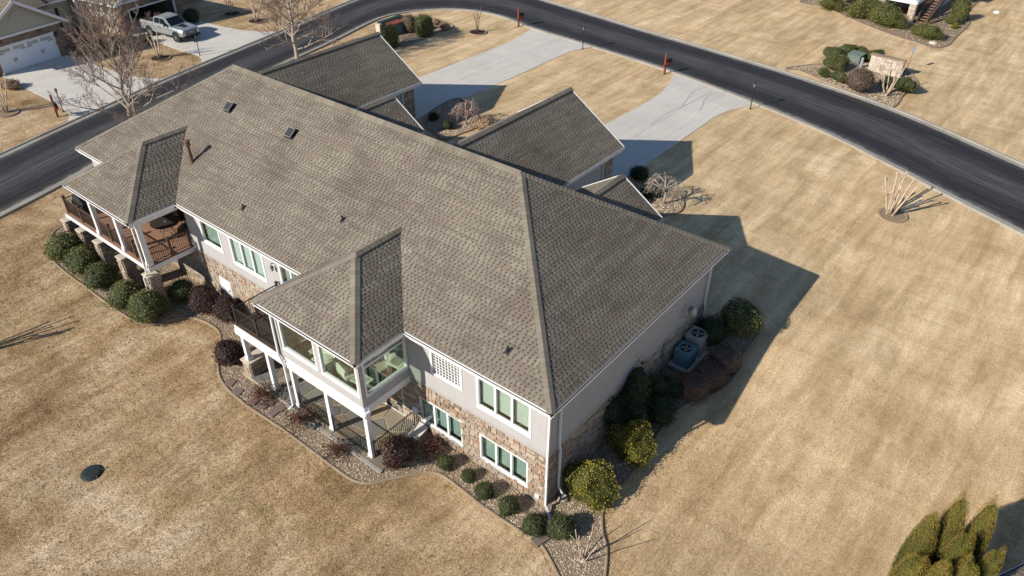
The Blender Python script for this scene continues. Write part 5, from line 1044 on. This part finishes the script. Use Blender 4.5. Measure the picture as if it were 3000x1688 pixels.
for sg in (-1, 1):
    yy = lambda z: sg*(.955-(z-1.24)*.215)
    for pts in ([(-.85,1.36),(-.78,1.80),(-.18,1.83),(-.14,1.36)], [(-.06,1.36),(-.08,1.83),(.42,1.80),(.93,1.36)]):
        b = MB(); vs = [(x,yy(z),z) for x, z in pts]; b.add(vs, [(0,1,2,3) if sg > 0 else (3,2,1,0)]); b.build('side_window', 'carglass', tk)
    for x in (-.1, -1.02, 1.02): b = MB(); b.box((x-.006,sg*1.0,.62), (x+.006,sg*1.004,1.24)); b.build('door_seam', 'tyre', tk)
    for x in (-.32, .62-.62): b = MB(); b.box((x-.1-.15*0,sg*1.0,1.08), (x+.08,sg*1.03,1.12)); b.build('door_handle', 'tyre', tk)
    b = MB(); b.box((.78,sg*.98,1.3), (.95,sg*1.22,1.5)); b.build('mirror', 'tyre', tk)
    b = MB(); b.box((-.9,sg*.9,.40), (1.2,sg*1.02,.47)); b.build('running_board', 'tyre', tk)
    b = MB(); b.box((2.62,sg*.60,.86), (2.885,sg*.925,1.0)); b.build('headlight', 'lamp_glass', tk); b = MB(); b.box((-2.95,sg*.80,.85), (-2.86,sg*.985,1.2)); b.build('tail_light', 'postred', tk)
    for x in (-1.78, 1.92):
        n = 16; b = MB(); b.tube([(x,sg*.74,.46),(x,sg*1.008,.46)], .52, 20); b.build('wheel_arch', 'tyre', tk)
        b = MB(); b.tube([(x,sg*.75,.42),(x,sg*.79,.42),(x,sg*.99,.42),(x,sg*1.02,.42)], [.37,.42,.42,.38], 22); wh = b.build('wheel', 'tyre', tk)
        b = MB(); b.tube([(x,sg*1.0,.42),(x,sg*1.024,.42)], .27, 18); rm = b.build('rim', 'black', wh)
        for k in range(6): a = k*1.047; b = MB(); b.bar((x,sg*1.03,.42), (x+.25*math.cos(a),sg*1.03,.42+.25*math.sin(a)), .06, .03); b.build('spoke', 'galv', wh)
b = MB(); b.box((-2.84,-.88,1.362), (-1.12,.88,1.385)); tn = b.build('tonneau_cover', 'blackcloth', tk)
for k in (1, 2): b = MB(); b.box((-2.84+k*.57,-.88,1.385), (-2.82+k*.57,.88,1.395)); b.build('cover_fold', 'brown', tn)
b = MB(); b.add([(1.45,-.38,1.268),(2.35,-.26,1.215),(2.35,.26,1.215),(1.45,.38,1.268),(1.45,-.38,1.24),(2.35,-.26,1.19),(2.35,.26,1.19),(1.45,.38,1.24)], [(0,1,2,3),(0,4,5,1),(1,5,6,2),(2,6,7,3),(3,7,4,0)]); b.build('hood_insert', 'black', tk)
b = MB(); b.box((2.80,-.62,.66), (2.915,.62,1.0)); gr = b.build('grille', 'black', tk)
for z in (.78, .90): b = MB(); b.box((2.915,-.6,z), (2.93,.6,z+.025)); b.build('grille_bar', 'galv', gr)
b = MB(); e = [(-.16,-.03),(-.05,-.03),(-.05,-.055),(.07,-.055),(.05,-.03),(.16,-.03),(.13,.03),(.05,.03),(.05,.055),(-.07,.055),(-.05,.03),(-.19,.03)]; b.add([(2.94,y,.86+z) for y, z in e]+[(2.93,y,.86+z) for y, z in e], [tuple(range(12))]+[(i,i+12,(i+1) % 12+12,(i+1) % 12) for i in range(12)]); b.build('emblem', 'galv', gr)
b = MB(); loft(b, [(2.72,rg(.96,.42,.64,.05)),(2.92,rg(.92,.44,.62,.05)),(2.98,rg(.8,.46,.6,.05))]); b.build('front_bumper', 'tyre', tk); b = MB(); loft(b, [(-3.05,rg(.9,.5,.68,.05)),(-2.88,rg(.95,.48,.68,.05))]); b.build('rear_bumper', 'galv', tk)
b = MB()
for k in range(5): b.box((-.75,-.55+k*.25,1.915), (.4,-.52+k*.25,1.93))
b.build('roof_rib', 'truck', tk)

# ---------------------------------------------------------------- street-side things
sgn = thing('stone_sign_wall', 'pale stone entrance sign wall with brown cap in the bed across the street', 'sign wall', (-5.3,51.75,2.5), math.radians(-4)); sp = []; b = MB(); b.box((.03,.03,-.1), (2.67,.42,1.3))
for Wp, p, q in ((Wall((0,.03,0),(1,0,0),(0,-1,0)), .03, 2.67), (Wall((2.67,0,0),(0,1,0),(1,0,0)), .03, .42)): Wp.stones(sp, p, q, -.1, 1.3, (), .12)
stone_part(sp, sgn, 'stonework', 'stone_pale', 150, b); b = MB(); b.box((-.05,-.05,1.3), (2.76,.5,1.4)); b.build('cap', 'edging', sgn)
t = thing('utility_box', 'low green metal utility box among the sign shrubs', 'utility box', G(2504,182), math.radians(-10)); b = MB(); b.box((-.55,-.4,0), (.55,.4,.72)); b.build('cabinet', 'utility', t); b = MB(); b.add([(-.6,-.46,.72),(.6,-.46,.72),(.6,.46,.82),(-.6,.46,.82),(-.6,-.46,.66),(.6,-.46,.66),(.6,.46,.7),(-.6,.46,.7)], [(0,1,2,3),(0,4,5,1),(1,5,6,2),(2,6,7,3),(3,7,4,0)]); b.build('lid', 'utility', t)
b = MB(); b.lathe((0,0,-.05), [(.12,0),(.12,.82),(.1,.9),(.03,.93)], 12); o = b.build('bollard', 'lamp_glass', loc=G(2521,199)); tag(o, 'pale round utility pedestal between the green box and the sign', 'bollard')
t = thing('pole_sign', 'small grey sign on a thin leaning pole behind the stone sign', 'sign', (-2.75,53.9,2.5)); b = MB(); b.tube([(0,0,-.1),(.1,0,1.55)], .022, 6); b.build('pole', 'postred', t); b = MB(); b.box((-.02,-.05,1.5), (.26,.03,1.95)); b.build('panel', 'galv', t)
t = thing('utility_enclosure', 'long dark green cabinet with pale end post behind the hedges', 'utility box', (-44.3,32.9,2.5), math.radians(91)); b = MB(); b.box((0,-.25,0), (2.9,.25,.95)); b.build('cabinet', 'utility', t); b = MB(); b.box((-.05,-.3,.95), (2.95,.3,1.02)); b.build('cap', 'shutter', t); b = MB(); b.box((-.28,-.28,0), (-.05,.28,.9)); b.build('end_post', 'cap', t)
t = thing('transformer', 'upright grey utility transformer with door between the hedges', 'utility box', (-42.95,32.9,2.5), math.radians(91)); b = MB(); b.box((0,-.4,0), (1.5,.4,1.05)); b.build('cabinet', 'utility', t); b = MB(); b.box((-.05,-.45,1.05), (1.55,.45,1.12)); b.build('lid', 'postred', t)
for k in (0, 1): b = MB(); b.box((.1+k*.68,-.42,.08), (.72+k*.68,-.4,.98)); b.build('door', 'acblue', t)
for x, y, l, s in ((2920,38,'white flat cover lying on the far right lawn',.32), (2733,128,'pale rock at the tip of the top right bed',.4)):
    p = G(x, y); b = MB(); b.lathe((0,0,-.03), [(s,0),(s*.95,.1),(s*.7,.2),(s*.2,.24)], 7); o = b.build('ground_cover' if 'cover' in l else 'rock', 'white' if 'cover' in l else 'stone_pale', loc=p); tag(o, l, 'cover' if 'cover' in l else 'rock')
p = G(270,1386); t = thing('septic_lid', 'black oval plastic septic lid in the back lawn', 'lid', p); b = MB(); b.lathe((0,0,-.03), [(.46,0),(.46,.06),(.42,.08)], 28); b.build('rim', 'plastic', t); b = MB(); b.lathe((0,0,.04), [(.40,0),(.40,.045),(.33,.07),(.1,.085)], 28); b.build('dome', 'plastic', t)
for k in range(6): b = MB(); a = k*1.047; b.lathe((.43*math.cos(a),.43*math.sin(a),.05), [(.02,0),(.02,.03)], 6); b.build('bolt', 'galv', t)
p = G(632,1075); b = MB(); b.lathe((0,0,-.02), [(.09,0),(.09,.06),(.04,.08)], 10); tag(b.build('valve_box', 'utility', loc=p), 'small round green valve cover at the bed edge', 'cover')
# stepping stones
for i, (x, y, a) in enumerate(((-16.69,-3.25,.35), (-15.87,-3.4,.35), (-14.14,-3.22,.12), (-14.09,-2.78,.1), (-13.4,-2.78,.1), (-13.42,-3.22,.1), (-14.75,-3.3,.2))):
    b = MB(); b.box((-.21,-.21,0), (.21,.21,.05)); o = b.build('stepping_stone', 'paver', loc=(x,y,gz(x,y)+.045)); o.rotation_euler = (0,0,a)
    tag(o, ['brown square stepping stone farthest left by the bed edge', 'brown square stepping stone second from the left', 'brown stepping stone front left of the group of four', 'brown stepping stone back left of the group of four', 'brown stepping stone back right by the downspout', 'brown stepping stone front right by the reddish shrub', 'brown stepping stone between the left pair and the group'][i], 'paver', 'stepping stones by the patio')
p = G(1583,1583); b = MB(); b.box((-.22,-.32,0), (.22,.32,.05)); b.box((-.22,-.32,.05), (-.16,.32,.09)); b.box((.16,-.32,.05), (.22,.32,.09)); o = b.build('splash_block', 'paver', loc=p+Vector((0,0,.04))); o.rotation_euler = (0,0,-.25); tag(o, 'brown splash block under the end of the corner downspout', 'splash block')
for i, y in enumerate((1.15, 13.1)):
    b = MB(); b.lathe((0,0,0), [(.2,0),(.22,.08),(.16,.14),(.14,.08)], 10); o = b.build('drain_basin', 'kerb', loc=(-.05,y,gz(-.05,y)+.04)); tag(o, ['grey drain basin under the side downspout near the corner', 'grey drain basin under the street-side downspout'][i], 'drain')
# air conditioners on their pad
pad = thing('equipment_pad', 'stone-edged concrete pad carrying the two air conditioners', 'pad', (-.38,10.0,0)); b = MB(); b.box((.02,.02,.3), (1.08,2.48,1.16)); sp = []
for Wp, p, q in ((Wall((0,.02,0),(1,0,0),(0,-1,0)), .02, 1.08), (Wall((1.08,0,0),(0,1,0),(1,0,0)), .02, 2.48)): Wp.stones(sp, p, q, .4, 1.16, (), .1)
stone_part(sp, pad, 'stone_edge', 'stone', 80, b); b = MB(); b.box((0,0,1.16), (1.12,2.5,1.22)); b.build('slab', 'concrete', pad)
def condenser(label, loc, s, h_, m):
    t = thing('air_conditioner', label, 'air conditioner', loc, 0, 'condensers beside the house'); b = MB(); b.box((-s/2,-s/2,.0), (s/2,s/2,h_)); b.build('cabinet', m, t)
    b = MB()
    for k in range(int(s/.05)):
        x = -s/2+.03+k*.05; b.box((x,-s/2-.008,.08), (x+.02,-s/2,h_-.08)); b.box((s/2,x,.08), (s/2+.008,x+.02,h_-.08))
    b.build('louvres', m, t)['kind'] = 'stuff'; b = MB(); b.box((-s/2-.015,-s/2-.015,h_-.04), (s/2+.015,s/2+.015,h_+.02)); b.build('top_panel', m, t)
    b = MB(); b.lathe((0,0,h_+.018), [(s*.36,0),(s*.36,.008)], 24); fn = b.build('fan_opening', 'black', t)
    for k in range(4): a = k*1.571; c = MB(); c.bar((.05*math.cos(a),.05*math.sin(a),h_+.032), (s*.3*math.cos(a+.4),s*.3*math.sin(a+.4),h_+.034), .11, .006); c.build('fan_blade', 'galv', fn)
    for k in range(3): c = MB(); rr2 = s*(.12+.11*k); c.tube([(rr2*math.cos(j*.2618),rr2*math.sin(j*.2618),h_+.05) for j in range(25)], .005, 4, cap=False); c.build('guard_ring', 'black', fn)
condenser('smaller dark green-grey air conditioner at the corner end of the pad', (.18,10.55,1.22), .78, .86, 'acblue'); condenser('larger tan air conditioner at the street end of the pad', (.15,11.72,1.22), .86, 1.0, 'actan')
t = thing('satellite_dish', 'small grey satellite dish on the side wall above the air conditioners', 'satellite dish', (-.40,11.1,3.35)); b = MB(); b.tube([(0,0,0),(.22,0,.1),(.24,0,.4)], .025, 6); b.build('mast', 'galv', t)
b = MB(); b.lathe((0,0,0), [(.02,0),(.16,.02),(.27,.08)], 16); o = b.build('reflector', 'galv', t, True); o.location = (.3,0,.45); o.rotation_euler = (.3,.9,0)
t = thing('electric_meter', 'grey electric meter box with conduit on the shady side wall', 'meter', (-.40,9.4,2.35)); b = MB(); b.box((0,-.14,0), (.12,.14,.5)); b.build('box', 'galv', t); b = MB(); b.tube([(.12,0,.33),(.2,0,.33)], .085, 14); b.build('dial', 'lamp_glass', t); b = MB(); b.tube([(.06,.0,0),(.06,0,-1.3)], .025, 6); b.tube([(.06,.0,.5),(.06,0,.75)], .025, 6); b.build('conduit', 'galv', t)
t = thing('gas_meter', 'round grey gas meter next to the electric meter', 'meter', (-.40,8.7,2.1)); b = MB(); b.tube([(0,0,.2),(.18,0,.2)], .1, 12); b.build('body', 'galv', t); b = MB(); b.tube([(.1,.0,.1),(.1,.0,-.9)], .02, 6); b.build('pipe', 'galv', t)
# patio things
t = thing('hose_box', 'white slanted box lid against the wall beside the patio railing', 'box', (-7.15,-.1,.02), 0, None, .72); b = MB(); b.add([(-.35,-.32,0),(.35,-.32,0),(.35,.6,0),(-.35,.6,0),(-.35,-.32,.35),(.35,-.32,.35),(.35,.6,.62),(-.35,.6,.62)], [(0,3,2,1),(4,5,6,7),(0,1,5,4),(1,2,6,5),(2,3,7,6),(3,0,4,7)]); b.build('body', 'kerb', t); b = MB(); b.add([(-.4,-.4,.36),(.4,-.4,.36),(.4,.62,.66),(-.4,.62,.66),(-.4,-.4,.33),(.4,-.4,.33),(.4,.62,.63),(-.4,.62,.63)], [(0,1,2,3),(0,4,5,1),(1,5,6,2),(2,6,7,3),(3,7,4,0)]); b.build('lid', 'concrete', t)
t = thing('outlet_box', 'small white electrical box on the stone wall by the first basement window', 'electrical box', (-7.6,.40,.95)); b = MB(); b.box((-.12,-.14,0), (.12,0,.32)); b.build('box', 'white', t); b = MB(); b.tube([(0,-.06,0),(0,-.06,-.6)], .02, 6); b.build('conduit', 'galv', t)
for i, (x, y) in enumerate(((-11.75,-2.72), (-11.45,-2.78), (-11.2,-2.7))):
    b = MB(); b.lathe((0,0,0), [(.09,0),(.13,.22),(.14,.24),(.12,.24),(.10,.12)], 12); o = b.build('plant_pot', 'galv', loc=(x,y,gz(x,y)+.04)); tag(o, ['left of three grey metal pots in front of the patio railing', 'middle of three grey metal pots in front of the patio railing', 'right of three grey metal pots in front of the patio railing'][i], 'pot', 'metal pots by the patio railing')
# covered grill
t = thing('covered_grill', 'barbecue grill under a black cover at the left deck corner', 'grill', (-32.45,-1.45,ZD)); b = MB(); loft(b, [(-.62,[(-.26,.05),(-.28,.6),(-.2,.78),(.2,.78),(.28,.6),(.26,.05)]),(-.36,[(-.29,.03),(-.31,.8),(-.2,1.12),(.18,1.14),(.31,.8),(.29,.03)]),(.36,[(-.29,.03),(-.31,.8),(-.2,1.1),(.18,1.13),(.31,.8),(.29,.03)]),(.62,[(-.26,.05),(-.28,.6),(-.2,.77),(.2,.77),(.28,.6),(.26,.05)])]); b.build('cover', 'blackcloth', t)
for x in (-.4, .4): b = MB(); b.tube([(x,-.24,.06),(x,-.18,.06)], .06, 10); b.build('wheel', 'tyre', t)
# deck dining set
def round_table(label, loc, r, h_):
    t = thing('round_table', label, 'table', loc); b = MB(); b.lathe((0,0,h_-.03), [(r*.98,0),(r,.012),(r,.03),(r*.97,.036)], 36); tp = b.build('tabletop', 'bronze', t); b = MB(); b.lathe((0,0,h_+.004), [(.035,0),(.03,.02)], 10); b.build('umbrella_plug', 'table', tp)
    for k in range(4): a = k*1.571+.5; b = MB(); b.tube([(r*.45*math.cos(a),r*.45*math.sin(a),h_-.03),(r*.38*math.cos(a),r*.38*math.sin(a),h_*.55),(r*.62*math.cos(a),r*.62*math.sin(a),0)], .016, 6); b.build('leg', 'black', t)
    b = MB(); b.tube([(r*.4*math.cos(j*.2618),r*.4*math.sin(j*.2618),h_*.5) for j in range(25)], .01, 5, cap=False); b.build('ring_brace', 'black', t); return t
def patio_chair(label, loc, rz, m='black'):
    t = thing('patio_chair', label, 'chair', loc, rz, 'dark patio chairs'); b = MB(); b.box((-.25,-.25,.40), (.25,.25,.45)); b.build('seat', m, t); b = MB(); b.add([(-.25,.22,.45),(.25,.22,.45),(.25,.36,.95),(-.25,.36,.95),(-.25,.26,.45),(.25,.26,.45),(.25,.40,.95),(-.25,.40,.95)], [(0,1,2,3),(7,6,5,4),(0,4,5,1),(1,5,6,2),(2,6,7,3),(3,7,4,0)]); b.build('backrest', m, t)
    for sx in (-1, 1):
        b = MB(); b.tube([(sx*.27,.3,.66),(sx*.29,-.2,.66),(sx*.29,-.24,.6)], .016, 6); b.build('armrest', m, t)
        for sy in (-1, 1): b = MB(); b.tube([(sx*.27,sy*.23,.66 if sy < 0 else .45),(sx*.28,sy*.27,0)], .015, 6); b.build('leg', m, t)
    return t
round_table('round dark metal table on the covered deck', (-26.55,.28,ZD), .78, .74)
for x, y, a, l in ((-25.55,.95,-.9,'dark patio chair at the wall side of the deck table'), (-26.7,1.35,0,'dark patio chair behind the deck table'), (-27.65,.95,.8,'dark patio chair left behind the deck table'), (-25.25,.25,-1.5,'dark patio chair nearest the house corner on the deck')): patio_chair(l, (x,y,ZD), a)
t = thing('storage_chest', 'dark storage chest against the back wall of the covered deck', 'chest', (-28.2,1.85,ZD)); b = MB(); b.box((-.6,-.28,0), (.6,.28,.6)); b.build('body', 'brown', t); b = MB(); b.box((-.63,-.31,.6), (.63,.31,.66)); b.build('lid', 'brown', t)
patio_chair('brown patio chair on the balcony by the left railing', (-15.9,-1.2,ZD), 1.2, 'brown'); patio_chair('brown patio chair on the balcony near the sunroom', (-14.4,-.5,ZD), -1.1, 'brown'); round_table('small round table on the balcony', (-15.1,-1.25,ZD), .4, .5)
# sunroom furniture
ZF = 3.05
def low_table(label, loc, rz, l, w_, h_=.46):
    t = thing('coffee_table', label, 'table', loc, rz); b = MB(); b.box((-l/2,-w_/2,h_-.05), (l/2,w_/2,h_)); b.box((-l/2+.06,-w_/2+.06,h_-.14), (l/2-.06,w_/2-.06,h_-.05)); b.build('tabletop', 'table', t); b = MB(); b.box((-l/2+.12,-w_/2+.1,h_), (l/2-.12,w_/2-.1,h_+.006)); b.build('inlay', 'kerb', t)
    for sx in (-1, 1):
        for sy in (-1, 1): b = MB(); b.tube([(sx*(l/2-.08),sy*(w_/2-.08),h_-.05),(sx*(l/2-.03),sy*(w_/2-.04),h_*.55),(sx*(l/2-.08),sy*(w_/2-.08),0)], [.045,.035,.02], 6); b.build('leg', 'table', t)
    return t
def sofa(label, loc, rz, l=1.1, d=.85):
    t = thing('armchair', label, 'chair', loc, rz, 'pale upholstered seats in the sunroom'); b = MB(); b.box((-l/2,-d/2,.08), (l/2,d/2,.42)); b.build('seat', 'sofa', t); b = MB(); loft(b, [(-l/2,[(d/2-.22,.4),(d/2-.2,.8),(d/2-.08,.85),(d/2,.8),(d/2,.08)]),(l/2,[(d/2-.22,.4),(d/2-.2,.8),(d/2-.08,.85),(d/2,.8),(d/2,.08)])]); b.build('backrest', 'sofa', t)
    for sx in (-1, 1): b = MB(); loft(b, [(-d/2,[(sx*l/2-.1,.08),(sx*l/2-.12,.55),(sx*l/2,.63),(sx*l/2+.12,.55),(sx*l/2+.1,.08)]),(d/2-.02,[(sx*l/2-.1,.08),(sx*l/2-.12,.55),(sx*l/2,.63),(sx*l/2+.12,.55),(sx*l/2+.1,.08)])]); b.v = [(y,x,z) for x, y, z in b.v]; b.f = [tuple(reversed(f)) for f in b.f]; b.build('armrest', 'sofa', t)
    b = MB(); b.lathe((0,.1,.42), [(.22,0),(.3,.08),(.28,.2),(.1,.26)], 10); b.build('cushion', 'sofa', t); return t
low_table('pale carved table behind the left sunroom window', (-11.5,-1.3,ZF), .05, .95, .7, .5); sofa('pale armchair behind the left sunroom window edge', (-10.9,-1.55,ZF), .1, .8, .75); sofa('pale sofa with cushions behind the right sunroom window', (-9.75,-1.35,ZF), 2.9, 1.1, .8); low_table('pale carved table behind the right sunroom window', (-8.75,-1.45,ZF), .05, .8, .62, .5)
sofa('pale armchair seen through the end window of the sunroom', (-9.0,.95,ZF), .5, .9, .8); low_table('pale square ottoman table by the end window of the sunroom', (-8.45,.35,ZF), .1, .75, .75, .48)
b = MB(); b.prism([(-10.4,-.5),(-8.9,-.5),(-8.9,1.4),(-10.4,1.4)], ZF+.004, ZF+.014); tag(b.build('area_rug', 'actan'), 'pale patterned area rug on the sunroom floor', 'rug')
